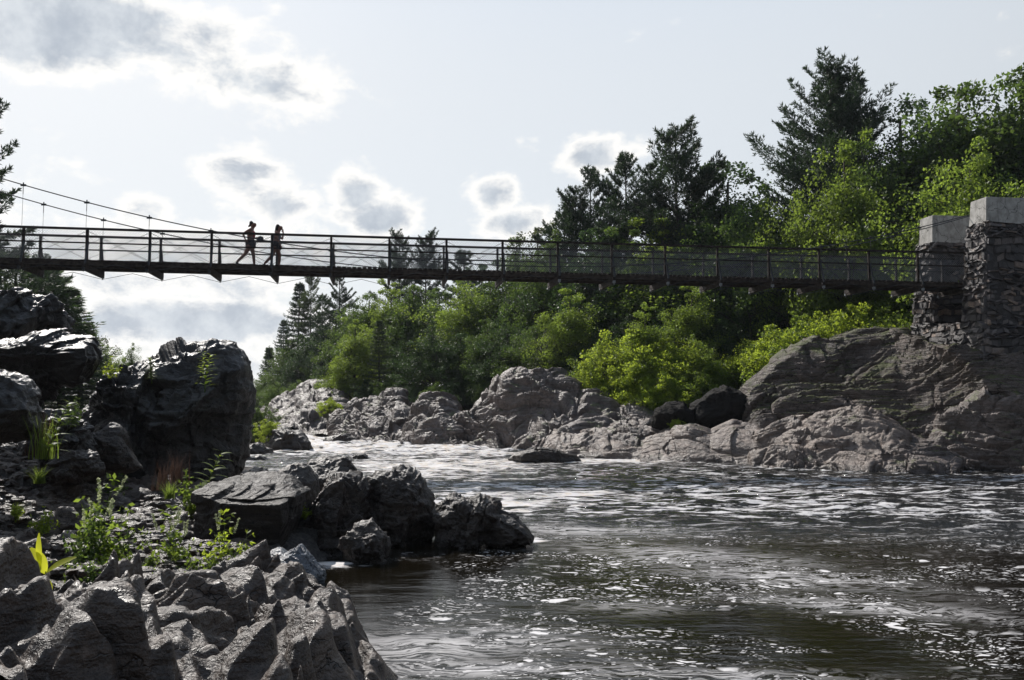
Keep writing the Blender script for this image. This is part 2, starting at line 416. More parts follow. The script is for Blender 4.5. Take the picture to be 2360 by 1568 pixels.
# foam flecks: round rafts of bubbles, larger and smaller
def flecks(scale, lo, hi, seed):
    q = m.mapping(sw, (0, 0, R(seed)), (1, 1.5, 1), (seed, seed*2, 0))
    o = m.N.new('ShaderNodeTexVoronoi'); m.set(o.inputs['Vector'], m.vm('ADD', q, m.vm('MULTIPLY', m.noise(p, scale*1.2, 3, out=1), (.9/scale,)*3)))
    o.inputs['Scale'].default_value = scale
    s_ = m.N.new('ShaderNodeSeparateColor'); m.set(s_.inputs[0], o.outputs['Color'])
    rad = m.math('MULTIPLY', m.rng(s_.outputs[0], lo, 1., 0, 1, 'LINEAR'), hi)
    return m.rng(m.math('SUBTRACT', rad, o.outputs['Distance']), -.06, .1)
clump = m.noise(sw, .8, 5, .7)
strk = m.noise(m.mapping(sw, (0, 0, R(-20)), (.8, 2.6, 1)), 1.3, 5, .6, 1.)
dn = m.math('MULTIPLY', A('dots'), m.math('MULTIPLY', m.rng(clump, .3, .52), m.rng(strk, .38, .5, .12, 1.)))
f1 = m.math('MULTIPLY', flecks(2.8, .6, .44, 5), dn)
f2 = m.math('MULTIPLY', flecks(7.5, .4, .46, 21), dn)
f3 = m.math('MULTIPLY', flecks(17., .2, .5, 40), m.math('MULTIPLY', dn, .7))
f = m.math('MAXIMUM', m.math('MAXIMUM', f1, f2), f3)
# smeared froth with dark swirl lines
swl = m.noise(m.mapping(sw, (0, 0, R(-22)), (.7, 3.2, 1)), 1.7, 6, .65, 2.2)
sm = m.math('MULTIPLY', A('smear'), m.rng(swl, .42, .58, .0, .62))
f = m.math('MAXIMUM', f, sm)
# wave-top foam
cn = m.noise(m.mapping(p, (0, 0, R(-8)), (.75, 2.6, 1)), 1.5, 7, .7, .6)
ch = m.math('MULTIPLY', m.rng(m.math('ADD', cn, m.math('MULTIPLY', A('chop'), .12)), .585, .66), m.math('MINIMUM', m.math('MULTIPLY', A('chop'), 1.6), 1.))
f = m.math('MAXIMUM', f, ch)
wn = m.noise(m.mapping(p, (0, 0, R(-5)), (.7, 2.0, 1)), 1.1, 8, .72, .5)
wh = m.rng(m.math('ADD', wn, m.math('MULTIPLY', A('white'), .3)), .62, .74)  # rapids foam and painted sun glitter share this mask
wh = m.math('MULTIPLY', wh, m.math('MINIMUM', m.math('MULTIPLY', A('white'), 3.), 1.))
f = m.math('MAXIMUM', f, wh)
tn = m.rng(m.noise(p, 2.2, 4, .6), .45, .7)
fc = m.mix(m.math('MULTIPLY', tn, A('white')), (.72, .69, .68), (.55, .42, .27))
rp1 = m.noise(m.mapping(p, (0, 0, R(6)), (1, 3., 1)), 3.2, 4, .55, .3)
rp2 = m.noise(m.mapping(p, (0, 0, R(-12)), (1, 1.9, 1)), 13, 4, .6)
hgt_ = m.math('ADD', m.math('MULTIPLY', rp1, .55), m.math('MULTIPLY', m.math('MULTIPLY', rp2, m.math('ADD', A('rough'), .18)), .5))
hgt_ = m.math('ADD', hgt_, m.math('MULTIPLY', f, .12))
nb = m.bump(hgt_, m.math('ADD', .2, m.math('MULTIPLY', A('rough'), .75)), .1)
wat = m.bsdf((.006, .0045, .002), .05, nb, .5, IOR=1.33)
foam = m.bsdf(fc, .6, nb, .4)
mx = m.n('ShaderNodeMixShader', ins={0: m.math('MULTIPLY', f, .92), 1: wat, 2: foam})
M['water'] = m.out(mx.outputs[0])
wo = obj('river_water', mesh('river_water', np.stack([X, Y, Z], 1), gridfaces(nr, 620)[:, ::-1], M['water'], attrs=wa))
tag(wo, kind='structure')

# ------------------------------------------------------------------ rocks
def ico(n):
    import bmesh
    bm = bmesh.new(); bmesh.ops.create_icosphere(bm, subdivisions=n, radius=1)
    v = np.array([x.co[:] for x in bm.verts]); f = np.array([[q.index for q in x.verts] for x in bm.faces]); bm.free()
    return v, f
ICO = {n: ico(n) for n in (3, 4, 5, 6, 7)}
def boulder_pts(poly, Yc, thick, seed=0, planes=(), nplanes=9, sub=6, frac=.12, sc=1., rnd=.03, lay=None, e=.8):
    """closed rock: silhouette polygon (as seen) at depth Yc, its own thickness, facets cut into it"""
    poly = np.array([P(x, y, Yc)[[0, 2]] for x, y in poly])
    # centroid
    x, z = poly[:, 0], poly[:, 1]; x2, z2 = np.roll(x, -1), np.roll(z, -1); cr = x*z2-x2*z; A_ = cr.sum()/2
    c = np.array([((x+x2)*cr).sum()/(6*A_), ((z+z2)*cr).sum()/(6*A_)])
    d = poly-c; ang = np.arctan2(d[:, 1], d[:, 0]); o = np.argsort(ang); ang = ang[o]; d = d[o]
    v, f = ICO[sub]; th = np.arctan2(v[:, 2], v[:, 0])
    # radius of polygon in direction th (ray / edge)
    A0 = d; A1 = np.roll(d, -1, 0); a0 = ang; a1 = np.roll(ang, -1); a1 = a1.copy(); a1[-1] += 2*math.pi
    tt = np.where(th < a0[0], th+2*math.pi, th)
    k = np.clip(np.searchsorted(a0, tt, side='right')-1, 0, len(a0)-1)
    p0, p1 = A0[k], A1[k]; ex = p1-p0; dx, dz = np.cos(th), np.sin(th)
    den = dx*ex[:, 1]-dz*ex[:, 0]; rad = (p0[:, 0]*ex[:, 1]-p0[:, 1]*ex[:, 0])/np.where(abs(den) < 1e-9, 1e-9, den)
    s_ = np.sqrt(v[:, 0]**2+v[:, 2]**2); q = np.abs(v[:, 1])
    s2 = s_**e; q2 = q**e
    pos = np.stack([rad*dx*s2, thick/2*q2*np.sign(v[:, 1]), rad*dz*s2], 1)
    rr = np.random.RandomState(seed+100)
    size = max(d[:, 0].ptp() if hasattr(d[:, 0], 'ptp') else np.ptp(d[:, 0]), np.ptp(d[:, 1]))
    pl = [(np.array(n_, float)/np.linalg.norm(n_), o_) for n_, o_ in planes]
    for _ in range(nplanes):
        n_ = np.array([rr.uniform(-1, 1), -rr.uniform(.35, 1), rr.uniform(-.8, 1.)]); n_ /= np.linalg.norm(n_)
        sup = (pos@n_).max(); pl.append((n_, sup*rr.uniform(.72, .93)))
    for n_, o_ in pl:
        if o_ < 1.5 and (n_, o_) in []: pass
        dd = pos@n_-o_; mk = dd > 0
        # slide toward centre until on the plane, with a slightly worn edge
        k_ = np.where(mk, o_/np.maximum(pos@n_, 1e-6), 1.)
        k_ = np.where(mk, k_*.96+.04, 1.)
        pos = pos*k_[:, None]
    nrm = pos/np.linalg.norm(pos, axis=1)[:, None]
    w = pos+np.array([seed*3.7, 1.3*seed, 7.1])
    wq = w+.12*size*np.stack([vn(w*1.7/size, 1), vn(w*1.7/size, 2), vn(w*1.7/size, 3)], 1)
    if lay is not None: wq = wq@rotm(*lay).T*np.array([1, 1, 2.2])
    u = frac*size
    disp = u*(.6*slabs(wq*2.0/size*sc, seed, 1.5, .35, .5)-.7*slabs(wq*2.6/size*sc, seed+20, 1.5, .35, .5)+.3*slabs(wq*5.5/size*sc, seed+1, 1.4, .4, .5)-.42*slabs(wq*6.5/size*sc, seed+21, 1.4, .4, .5)+.14*slabs(wq*13/size*sc, seed+2, 1.2, .4, .6)-.2*slabs(wq*17/size*sc, seed+22, 1.4, .4, .5)+.3*blocks(wq*2.6/size*sc, seed+4, .4, .5, .5, .03)+.12*blocks(wq*7/size*sc, seed+5, .5, .5, .5, .05)+.25)
    disp += rnd*size*(fbm(w*4/size, 4, seed)*.5+.1*fbm(w*28/size, 3, seed+5))
    pos = pos+nrm*disp[:, None]
    return pos+np.array([c[0], Yc, c[1]]), f
def rock(name, parts, mat, label, cat='boulder', group=None):
    vs, fs, n = [], [], 0
    for pr in parts:
        v, f = boulder_pts(**pr); vs.append(v); fs.append(f+n); n += len(v)
    v = np.concatenate(vs); f = np.concatenate(fs)
    b = np.array([v[:, 0].mean(), v[:, 1].mean(), v[:, 2].min()])
    o = obj(name, mesh(name, v-b, f, mat), loc=b)
    return tag(o, label, cat, group)
D = dict
rock('boulder', [D(poly=[(335, 860), (360, 822), (400, 806), (440, 797), (490, 800), (530, 818), (550, 848), (558, 890), (557, 960), (553, 1030), (548, 1100), (520, 1140), (430, 1150), (370, 1100), (345, 980)], Yc=21.5, thick=3.2, seed=3, sub=7, planes=[((.75, -.65, -.1), 1.0)], frac=.1)], M['dark'],
     'tallest dark boulder at the river edge with a rounded shiny top')
rock('boulder', [D(poly=[(150, 960), (185, 905), (230, 868), (290, 840), (340, 832), (400, 850), (420, 920), (430, 1020), (400, 1120), (300, 1110), (200, 1060)], Yc=21.0, thick=3.0, seed=9, sub=7, frac=.13)], M['dark'],
     'craggy black boulder leaning against the left side of the tallest boulder')
rock('boulder', [D(poly=[(-60, 905), (-90, 850), (0, 800), (25, 788), (75, 775), (135, 769), (180, 772), (204, 795), (212, 825), (196, 850), (168, 882), (120, 900), (60, 915)], Yc=18.5, thick=2.4, seed=15, sub=7, planes=[((.1, -.8, -.6), .35), ((0, -.35, .95), .42)], frac=.09, nplanes=5)], M['dark'],
     'long dark boulder with a shiny sloping top, second from the top at left')
rock('boulder', [D(poly=[(-110, 700), (0, 686), (45, 672), (90, 671), (117, 684), (127, 720), (138, 757), (125, 800), (60, 830), (0, 840), (-110, 840)], Yc=21.5, thick=3.0, seed=22, sub=7, frac=.13)], M['dark'],
     'fractured grey-black boulder highest on the left bank')
rock('boulder', [D(poly=[(-70, 885), (0, 863), (40, 868), (62, 890), (80, 948), (72, 990), (40, 1020), (0, 1030), (-70, 1030)], Yc=14.5, thick=1.6, seed=28, sub=6, frac=.1)], M['dark'],
     'blocky dark rock cut by the left edge of the view')
rock('boulder', [D(poly=[(60, 965), (100, 945), (150, 950), (195, 968), (205, 1010), (195, 1060), (100, 1080), (60, 1050)], Yc=16.5, thick=1.2, seed=33, sub=6, frac=.14)], M['dark'],
     'small slab-topped dark rock behind the tall grass at left')
rock('boulder', [D(poly=[(182, 1070), (200, 1022), (256, 974), (276, 985), (300, 1040), (316, 1085), (250, 1100)], Yc=17.5, thick=.9, seed=39, sub=6, frac=.06)], M['brown'],
     'pointed triangular slab standing before the black boulder')
rock('boulder', [D(poly=[(100, 1090), (130, 1062), (180, 1040), (215, 1050), (228, 1090), (200, 1120), (120, 1125)], Yc=16, thick=.9, seed=41, sub=6, frac=.12)], M['brown'],
     'squat layered rock beside the pointed triangular slab')
rock('boulder', [D(poly=[(474, 1190), (478, 1130), (500, 1108), (545, 1091), (600, 1089), (660, 1104), (701, 1136), (695, 1190), (670, 1250), (660, 1300), (600, 1322), (530, 1310), (480, 1260)], Yc=14.7, thick=2.3, seed=46, sub=7, planes=[((0.03, -.2, .98), .58), ((.05, -1, -.3), .85), ((-.6, -.8, -.1), .9)], nplanes=0, frac=.035, rnd=.015, e=.5)], M['flat'],
     'flat-topped black boulder with a pale tilted top, at the water')
rock('boulder', [D(poly=[(622, 1110), (645, 1076), (680, 1065), (710, 1075), (730, 1108), (738, 1160), (720, 1210), (640, 1200)], Yc=17.5, thick=1.2, seed=51, sub=6, nplanes=3, frac=.03, e=1.)], M['brown'],
     'smooth rounded boulder right behind the flat-topped boulder')
rock('boulder', [D(poly=[(685, 1085), (715, 1056), (750, 1047), (800, 1054), (822, 1082), (830, 1120), (800, 1170), (730, 1170)], Yc=19.3, thick=1.5, seed=57, sub=6, nplanes=4, frac=.05, e=.95)], M['brown'],
     'rounded brown boulder farthest back in the riverside pile')
rock('rock_outcrop', [
    D(poly=[(655, 1270), (690, 1200), (735, 1130), (762, 1098), (800, 1093), (835, 1108), (870, 1180), (880, 1260), (860, 1300), (800, 1325), (700, 1310)], Yc=15.6, thick=1.9, seed=61, sub=7, frac=.12, nplanes=5),
    D(poly=[(820, 1140), (865, 1088), (925, 1077), (962, 1098), (985, 1150), (997, 1210), (982, 1262), (920, 1290), (850, 1270), (825, 1200)], Yc=16.3, thick=1.7, seed=67, sub=7, frac=.09, nplanes=6),
    D(poly=[(790, 1260), (815, 1205), (855, 1196), (890, 1230), (905, 1280), (895, 1320), (840, 1335), (790, 1320)], Yc=14.4, thick=1.0, seed=71, sub=6, frac=.1, nplanes=5)],
    M['brown'], 'large wrinkled outcrop jutting into the river with a dark dome on its right', 'rock')
rock('rock_outcrop', [
    D(poly=[(998, 1235), (1010, 1190), (1050, 1158), (1100, 1148), (1150, 1165), (1190, 1195), (1215, 1235), (1222, 1275), (1195, 1285), (1140, 1270), (1060, 1270), (1005, 1260)], Yc=15.9, thick=1.2, seed=77, sub=7, frac=.13, nplanes=5),
    D(poly=[(996, 1200), (1010, 1162), (1045, 1142), (1080, 1155), (1090, 1190), (1040, 1215)], Yc=17, thick=.8, seed=79, sub=6, frac=.1)],
    M['brown'], 'low brown rock alone in the river, splashed at its right end', 'rock')
rock('boulder', [D(poly=[(603, 1310), (622, 1268), (640, 1261), (662, 1274), (690, 1254), (720, 1288), (750, 1322), (745, 1360), (700, 1366), (640, 1350)], Yc=12.4, thick=.8, seed=83, sub=6, frac=.07, nplanes=4)], M['blue'],
     'blue-grey wedge of streaked stone in the gap at the water edge')
rock('boulder', [D(poly=[(1160, 1064), (1195, 1041), (1230, 1033), (1290, 1038), (1325, 1050), (1340, 1066), (1250, 1074), (1170, 1072)], Yc=38.3, thick=2., seed=88, sub=6, frac=.06)], M['brown'],
     'low flat rock washed by the river in mid-stream')
rock('boulder', [D(poly=[(1503, 985), (1508, 945), (1535, 928), (1575, 927), (1598, 945), (1602, 995), (1560, 1005)], Yc=42, thick=2., seed=91, sub=6, frac=.05, nplanes=5)], M['black'],
     'smaller of the two round dark boulders below the bright bushes')
rock('boulder', [D(poly=[(1586, 1000), (1590, 932), (1630, 902), (1665, 887), (1702, 904), (1727, 940), (1735, 985), (1700, 1005), (1640, 1010)], Yc=42.3, thick=3., seed=95, sub=6, frac=.06, nplanes=6)], M['black'],
     'larger dark haystack-shaped boulder on the far bank')
for poly, Yc, sd, lab in [
    ([(548, 1040), (560, 1022), (600, 1020), (628, 1035), (632, 1055), (590, 1062), (550, 1060)], 44, 101, 'dark flat rock in the rapids nearest the tallest boulder'),
    ([(600, 1040), (612, 1010), (650, 988), (690, 995), (712, 1020), (720, 1045), (660, 1052)], 47, 103, 'pyramid-like dark rock in the rapids with weeds beside it'),
    ([(548, 1012), (560, 990), (600, 985), (635, 1000), (640, 1025), (590, 1030), (550, 1030)], 52, 105, 'weed-covered rock at the left side of the rapids'),
    ([(740, 1028), (760, 1008), (800, 1000), (828, 1010), (832, 1024), (790, 1030)], 56, 107, 'long dark rock ledge breaking the top of the rapids'),
    ([(554, 975), (562, 950), (576, 942), (592, 955), (602, 970), (580, 978)], 85, 109, 'small dark rock farthest up the rapids'),
    ([(548, 1066), (560, 1052), (600, 1050), (618, 1062), (620, 1074), (570, 1080)], 40, 111, 'wet slab nearest in the rapids, by the tallest boulder'),
    ([(805, 1056), (820, 1046), (840, 1047), (848, 1056), (825, 1062)], 41, 113, 'tiny dark stone breaking the water in mid-river'),
    ([(556, 1096), (580, 1080), (610, 1082), (620, 1098), (600, 1110), (560, 1110)], 27, 115, 'low rock between the tallest and the rounded boulders')]:
    rock('boulder', [D(poly=poly, Yc=Yc, thick=(poly[3][0]-poly[0][0])*Yc/F*1.0+.6, seed=sd, sub=5, frac=.12)], M['brown'], lab)

def ridge(name, crest, toe, mat, label, back=3., ns=200, nt=110, seed=0, amp=.35, cell=.9, prof=1., saw=.4, cat='rock', strike=R(35), lam=.08, coarse=1.):
    """bedrock outcrop lofted from its water line up to its crest and down behind it"""
    cr = np.array([P(x, y, Yd) for x, y, Yd in crest]); tp = np.array([G(x, y, z) for x, y, z in toe])
    def samp(a, n, key):
        t = np.concatenate([[0], np.cumsum(np.hypot(np.diff(a[:, 0]), np.diff(a[:, 1])))]); t /= t[-1]
        s = np.linspace(0, 1, n); return np.stack([np.interp(s, t, a[:, k]) for k in range(3)], 1)
    a, b = samp(tp, ns, 0), samp(cr, ns, 0)
    e_ = np.clip(np.minimum(np.linspace(0, 1, ns), 1-np.linspace(0, 1, ns))/.07, 0, 1)
    a = a.copy(); a[:, 2] -= .45; b[:, 2] = a[:, 2]+(b[:, 2]-a[:, 2])*np.sqrt(e_*(2-e_))
    t1 = np.linspace(0, 1, int(nt*.72)); t2 = np.linspace(0, 1, nt-len(t1)+1)[1:]
    rows = []
    for t in t1:
        r = a+(b-a)*t; r[:, 2] = a[:, 2]+(b[:, 2]-a[:, 2])*(t**prof); rows.append(r)
    for t in t2:
        r = b.copy(); r[:, 1] += t*back; r[:, 2] -= t*t*(b[:, 2]-a[:, 2]+.6)*.9; rows.append(r)
    v = np.array(rows)                       # nt, ns, 3
    du = np.gradient(v, axis=1); dv = np.gradient(v, axis=0); n = np.cross(du, dv); n /= np.linalg.norm(n, axis=2, keepdims=True)+1e-9
    nt_, ns_ = v.shape[:2]; V = v.reshape(-1, 3); n = n.reshape(-1, 3)
    S_ = np.repeat(np.linspace(0, 1, ns_)[None], nt_, 0).ravel()
    q = V+np.array([seed*5.1, 0, 0]); q = q+.35*cell*np.stack([vn(q/cell, 1), vn(q/cell, 2), vn(q/cell, 3)], 1)
    qr = q@rotm('Y', -strike).T@rotm('X', R(25)).T
    qa = qr*np.array([.42, .8, 1.7])/cell
    bz = (.75, -.15, .45)
    d = amp*(1.15*coarse*slabs(qa*.5, seed, .9, .5, .8, bias=bz)+.55*slabs(qa*1.15, seed+3, .9, .5, .8, bias=bz)+.24*slabs(qa*2.7, seed+5, 1., .5, .8, bias=bz)+.09*slabs(qa*6, seed+6, 1.2, .5, .8)-.12*slabs(qa*3.5, seed+26, 1.2, .5, .5)+.45*blocks(qa*.7, seed+8, .3, .5, .6, .03)+.12*blocks(qa*2.2, seed+9, .4, .5, .6, .05)+.05)
    ph2 = qr[:, 2]/cell*6+1.2*vn(q*.7, 19); d += amp*lam*((ph2-np.floor(ph2))-.5)
    # dip slabs: saw-tooth bedding
    ph = qr[:, 2]/cell*1.5+.45*vn(q*.5, 9)+.5*h_(np.floor(qr[:, 0]/cell*.8+.3*vn(q*.9, 4)).astype(int), np.zeros(len(q), int), np.zeros(len(q), int), 77); d += amp*saw*((ph-np.floor(ph))-.5)
    d += amp*.12*fbm(q*3/cell, 4, seed+9)
    nn = n*.8+np.array([0, -.25, .3])
    edge = np.clip(np.minimum(S_, 1-S_)/.05, 0, 1)
    V = V+nn*d[:, None]*(.3+.7*edge)[:, None]
    # ends sink into the ground
    V[:, 2] -= (1-edge)**2*.6
    base = V.mean(0); base[2] = V[:, 2].min()
    o = obj(name, mesh(name, V-base, gridfaces(nt_, ns_), mat), loc=base)
    return tag(o, label, cat)
RID = [
 ('rock_outcrop', [(605, 985, 88), (650, 925, 84), (700, 905, 80), (745, 905, 76), (800, 930, 72)], [(606, 1000, .4), (680, 1003, .3), (800, 1008, .2)], 'far', 'pale tilted slabs at the far left end of the right bank', 5, 11, .6, 1.6),
 ('rock_outcrop', [(765, 970, 64), (820, 937, 63), (870, 920, 62), (925, 906, 61), (955, 960, 60)], [(765, 1008, .2), (860, 1018, .1), (955, 1026, 0)], 'far', 'steep ridge of slanting slabs beside the top of the rapids', 4, 52, .45, 1.3),
 ('rock_outcrop', [(932, 1005, 57), (985, 931, 56.5), (1022, 931, 56), (1060, 975, 55)], [(930, 1026, 0), (1000, 1030, 0), (1065, 1032, 0)], 'far', 'twin-peaked leaning slab between two larger outcrops', 3, 13, .45, 1.2),
 ('rock_outcrop', [(1032, 1012, 53), (1085, 960, 53), (1140, 922, 52.5), (1185, 887, 52), (1262, 888, 51), (1312, 905, 50), (1370, 935, 49), (1420, 975, 48)], [(1032, 1032, 0), (1180, 1037, 0), (1300, 1048, 0), (1420, 1052, 0)], 'far', 'broad cracked outcrop with the highest crest at mid-bank', 5, 14, .6, 1.5),
 ('rock_outcrop', [(1370, 985, 48), (1430, 948, 47.5), (1470, 945, 47), (1510, 970, 46.5), (1560, 1000, 46)], [(1370, 1050, 0), (1460, 1056, 0), (1560, 1060, 0)], 'far', 'dark jagged outcrop left of the two round boulders', 3, 15, .4, 1.0),
 ('rock_outcrop', [(1235, 1034, 46), (1290, 990, 46), (1340, 976, 46), (1420, 985, 45), (1500, 1002, 44), (1520, 1030, 43.5)], [(1235, 1052, 0), (1370, 1056, 0), (1520, 1063, 0)], 'tan', 'low brownish slabs at the water below the broad outcrop', 3, 16, .35, 1.1),
 ('rock_outcrop', [(1470, 1030, 41.5), (1540, 995, 41), (1590, 986, 40.6), (1640, 1000, 40.3), (1690, 978, 40), (1745, 985, 39.5), (1785, 1025, 39)], [(1470, 1062, 0), (1620, 1068, 0), (1785, 1074, 0)], 'tan', 'smooth tan slabs split by a dark cleft, below the round boulders', 3, 17, .3, 1.5),
 ('rock_outcrop', [(1590, 900, 49), (1640, 870, 49), (1700, 866, 48.5), (1760, 890, 48), (1800, 930, 47)], [(1590, 985, 1.0), (1700, 985, 1.0), (1800, 985, 1.0)], 'tan', 'pale rock rising behind the haystack-shaped boulder', 3, 18, .35, 1.2),
 ('rock_hill', [(1700, 985, 41), (1745, 905, 42), (1800, 862, 42.5), (1850, 830, 43), (1920, 795, 43.5), (1985, 770, 43.5), (2060, 768, 42.5), (2110, 778, 40), (2190, 806, 36.9), (2300, 826, 36.2), (2400, 830, 35.8), (2560, 820, 34.6), (2760, 810, 33)], [(1700, 998, 1.2), (1900, 1000, 1.2), (2100, 1003, 1.2), (2300, 1008, 1.2), (2500, 1014, 1.2), (2760, 1030, 1.2)], 'hill', 'great layered rock hill that carries the stone tower', 9, 19, .42, 1.8),
 ('rock_outcrop', [(1725, 1030, 38.5), (1790, 985, 38.5), (1850, 965, 38.3), (1920, 955, 38), (1990, 957, 37.6), (2050, 990, 37), (2090, 1030, 36.5)], [(1725, 1073, 0), (1900, 1082, 0), (2090, 1090, 0)], 'tan', 'rugged pink-grey outcrop at the water foot of the rock hill', 3, 20, .5, 1.1),
 ('rock_outcrop', [(2020, 1050, 35.6), (2080, 1010, 35.6), (2150, 1020, 35.3), (2200, 1060, 35)], [(2020, 1084, 0), (2120, 1090, 0), (2205, 1092, 0)], 'far', 'dark wet toe of rock poking lowest into the river', 2, 21, .35, .9),
 ('rock_outcrop', [(2140, 1030, 35.6), (2190, 975, 35.5), (2250, 955, 35.2), (2310, 945, 34.8), (2400, 950, 34.2), (2560, 940, 32.6), (2700, 950, 31)], [(2140, 1082, 0), (2360, 1088, 0), (2700, 1110, 0)], 'far', 'broken rocks with a dark hollow at the right end of the bank', 3, 22, .5, 1.1),
]
for nm, cr, to, mt, lab, bk, sd, amp, cell in RID:
    big = nm == 'rock_hill'
    ridge(nm, cr, to, M[mt], lab, back=bk, ns=620 if big else 300, nt=260 if big else 150, seed=sd, amp=amp*(.8 if mt == 'tan' else .9), cell=cell*(1.35 if mt == 'tan' else 1.15), prof=.8 if big else .75, saw=.45 if big else .55, strike=R(12) if big else R(38), coarse=.9 if big else 1., lam=.3 if big else .1)

# foreground ledge: fractured bedrock heightfield in the lower left corner
def hfield(name, x0, x1, y0, y1, step, fn, mat):
    xs = np.arange(x0, x1, step); ys = np.arange(y0, y1, step)
    XX, YY = np.meshgrid(xs, ys); v = fn(XX.ravel(), YY.ravel())
    z = v[:, 2].reshape(len(ys), len(xs))
    for _ in range(2):
        z[1:-1] = .25*z[:-2]+.5*z[1:-1]+.25*z[2:]; z[:, 1:-1] = .25*z[:, :-2]+.5*z[:, 1:-1]+.25*z[:, 2:]
    v[:, 2] = z.ravel(); w_ = np.stack([v[:, 0], v[:, 1], v[:, 2]], 1); v[:, 2] += .007*fbm(w_*16, 4, 85)+.006*ridged(w_*7, 3, 88)
    b = np.array([(x0+x1)/2, (y0+y1)/2, 0.])
    return obj(name, mesh(name, v-b, gridfaces(len(ys), len(xs)), mat), loc=b)
def fore(X, Y):
    p = np.stack([X, Y, 0*X], 1)
    edge = -sdist(X, Y, [(-.35, 3), (-.75, 5.5), (-.95, 7.2), (-1.15, 8.4), (-1.5, 9.3), (-1.95, 10.3), (-2.35, 11.2), (-2.9, 12.3)])
    lefts = sdist(X, Y, [(-9, 8.7), (-5.6, 8.7), (-4.6, 8.3), (-4.05, 8.6), (-3.65, 9.7), (-3.4, 10.9), (-3.1, 12.2), (-2.5, 13.5)])     # falls away to the gravel hollow
    body = np.clip(edge/.5, 0, 1); b2 = np.clip(lefts/.35, 0, 1)
    z = np.interp(edge, [-2, -.3, 0, .25, .6, 1.2, 3, 6], [-1.2, -.35, .05, .38, .6, .78, .9, 1.])
    z = z+.12*np.clip((8.5-Y)/3, 0, 1)
    z = np.minimum(z, np.interp(lefts, [-1.5, -.5, 0, .45, 1.1, 3], [-.8, -.05, .28, .5, .72, 1.6]))
    q = p+.09*np.stack([vn(p*1.6, 71), vn(p*1.6, 72), 0*X], 1)+.02*np.stack([vn(p*7, 73), vn(p*7, 74), 0*X], 1)
    a = R(-28); rot = np.stack([q[:, 0]*math.cos(a)-q[:, 1]*math.sin(a), q[:, 0]*math.sin(a)+q[:, 1]*math.cos(a), 0*X], 1)
    # slabs tilted the same way, with steep broken edges and open clefts
    r1 = rot*np.array([1.45, .95, 1]); c_, i_, F1_, F2_ = voro(r1*.8+3.3, 90, True)
    d = .30*slabs(r1, 81, .6, .4, .9, True, bias=(1.1, -.6, 0))-.13*slabs(r1*1.3+7, 91, 1.5, .4, .4, True)+.09+.2*blocks(r1*1.05+2, 98, .3, .6, .2, .02, True, bias=(1.0, -.5, 0))
    d += .12*slabs(rot*np.array([3.6, 2.2, 1]), 82, .7, .5, .9, True, bias=(.9, -.5, 0))-.07*slabs(rot*np.array([4.6, 3.2, 1]), 92, 1.2, .5, .5, True)
    d += .02*slabs(rot*np.array([9, 6.5, 1]), 83, .9, .5, .8, True)-.018*slabs(rot*np.array([12, 9, 1]), 93, 1.2, .5, .5, True)
    d += .10*blocks(r1*2.0, 96, .5, .6, .3, .04, True, bias=(.9, -.4, 0))+.028*blocks(r1*5.5, 97, .7, .6, .5, .05, True, bias=(.8, -.3, 0))
    d -= .5*np.exp(-((F2_-F1_)/.075)**1.5)*np.clip(.5+1.5*vn(p*1.1, 95), 0, 1)
    d += .02*fbm(q*3.1, 4, 84)
    z = z+d*(.35+.65*body)*(.3+.7*b2)
    x = X+.05*vn(p*2.5+9, 86); y = Y+.05*vn(p*2.5+19, 87)
    return np.stack([x, y, z], 1)
fo = hfield('rock_ledge', -6.2, .2, 4.2, 13.2, .0155, fore, M['near'])
tag(fo, 'cracked grey rock ledge filling the lower left corner at the water', 'rock')

# ------------------------------------------------------------------ loose stones on the near bank
def stone_mesh(seed, sub=4, fl=.6):
    v, f = ICO[sub]; rr = np.random.RandomState(seed); pos = v*np.array([1, .8, fl])
    for _ in range(11):
        n_ = rr.normal(size=3); n_ /= np.linalg.norm(n_); o_ = (pos@n_).max()*rr.uniform(.55, .85)
        dd = pos@n_; pos = pos*np.where(dd > o_, o_/np.maximum(dd, 1e-6), 1)[:, None]
    pos = pos+v*(.12*blocks(pos*2.2+seed, seed, .8, .5, .3, .08)+.03*fbm(pos*6, 3, seed))[:, None]
    return mesh('stone', pos, f, M['near'])
SM = [stone_mesh(200+i, 5 if i < 4 else 4) for i in range(9)]
k = 0; placed = []
rr = random.Random(5)
while k < 260:
    x = rr.uniform(60, 640); y = rr.uniform(1105, 1300); s = rr.choice([.08, .11, .14, .18, .24, .32, .42])*rr.uniform(.8, 1.2)
    q = G(x, y, .55)
    z = gz(q[0], q[1])
    q = G(x, y, z); z = gz(q[0], q[1])
    if z < .05 or any((q[0]-a)**2+(q[1]-b)**2 < (s+c)**2*.35 for a, b, c in placed): continue
    placed.append((q[0], q[1], s))
    o = obj('stone', SM[k % 9], loc=(q[0], q[1], z+s*.15)); o.scale = (s*rr.uniform(.8, 1.5), s, s*rr.uniform(.7, 1.3))
    o.rotation_euler = (rr.uniform(-.4, .4), rr.uniform(-.4, .4), rr.uniform(0, 6.3))
    tag(o, 'loose angular stone in the rubble between the boulders and the ledge', 'stone', 'loose stones on the near bank')
    k += 1
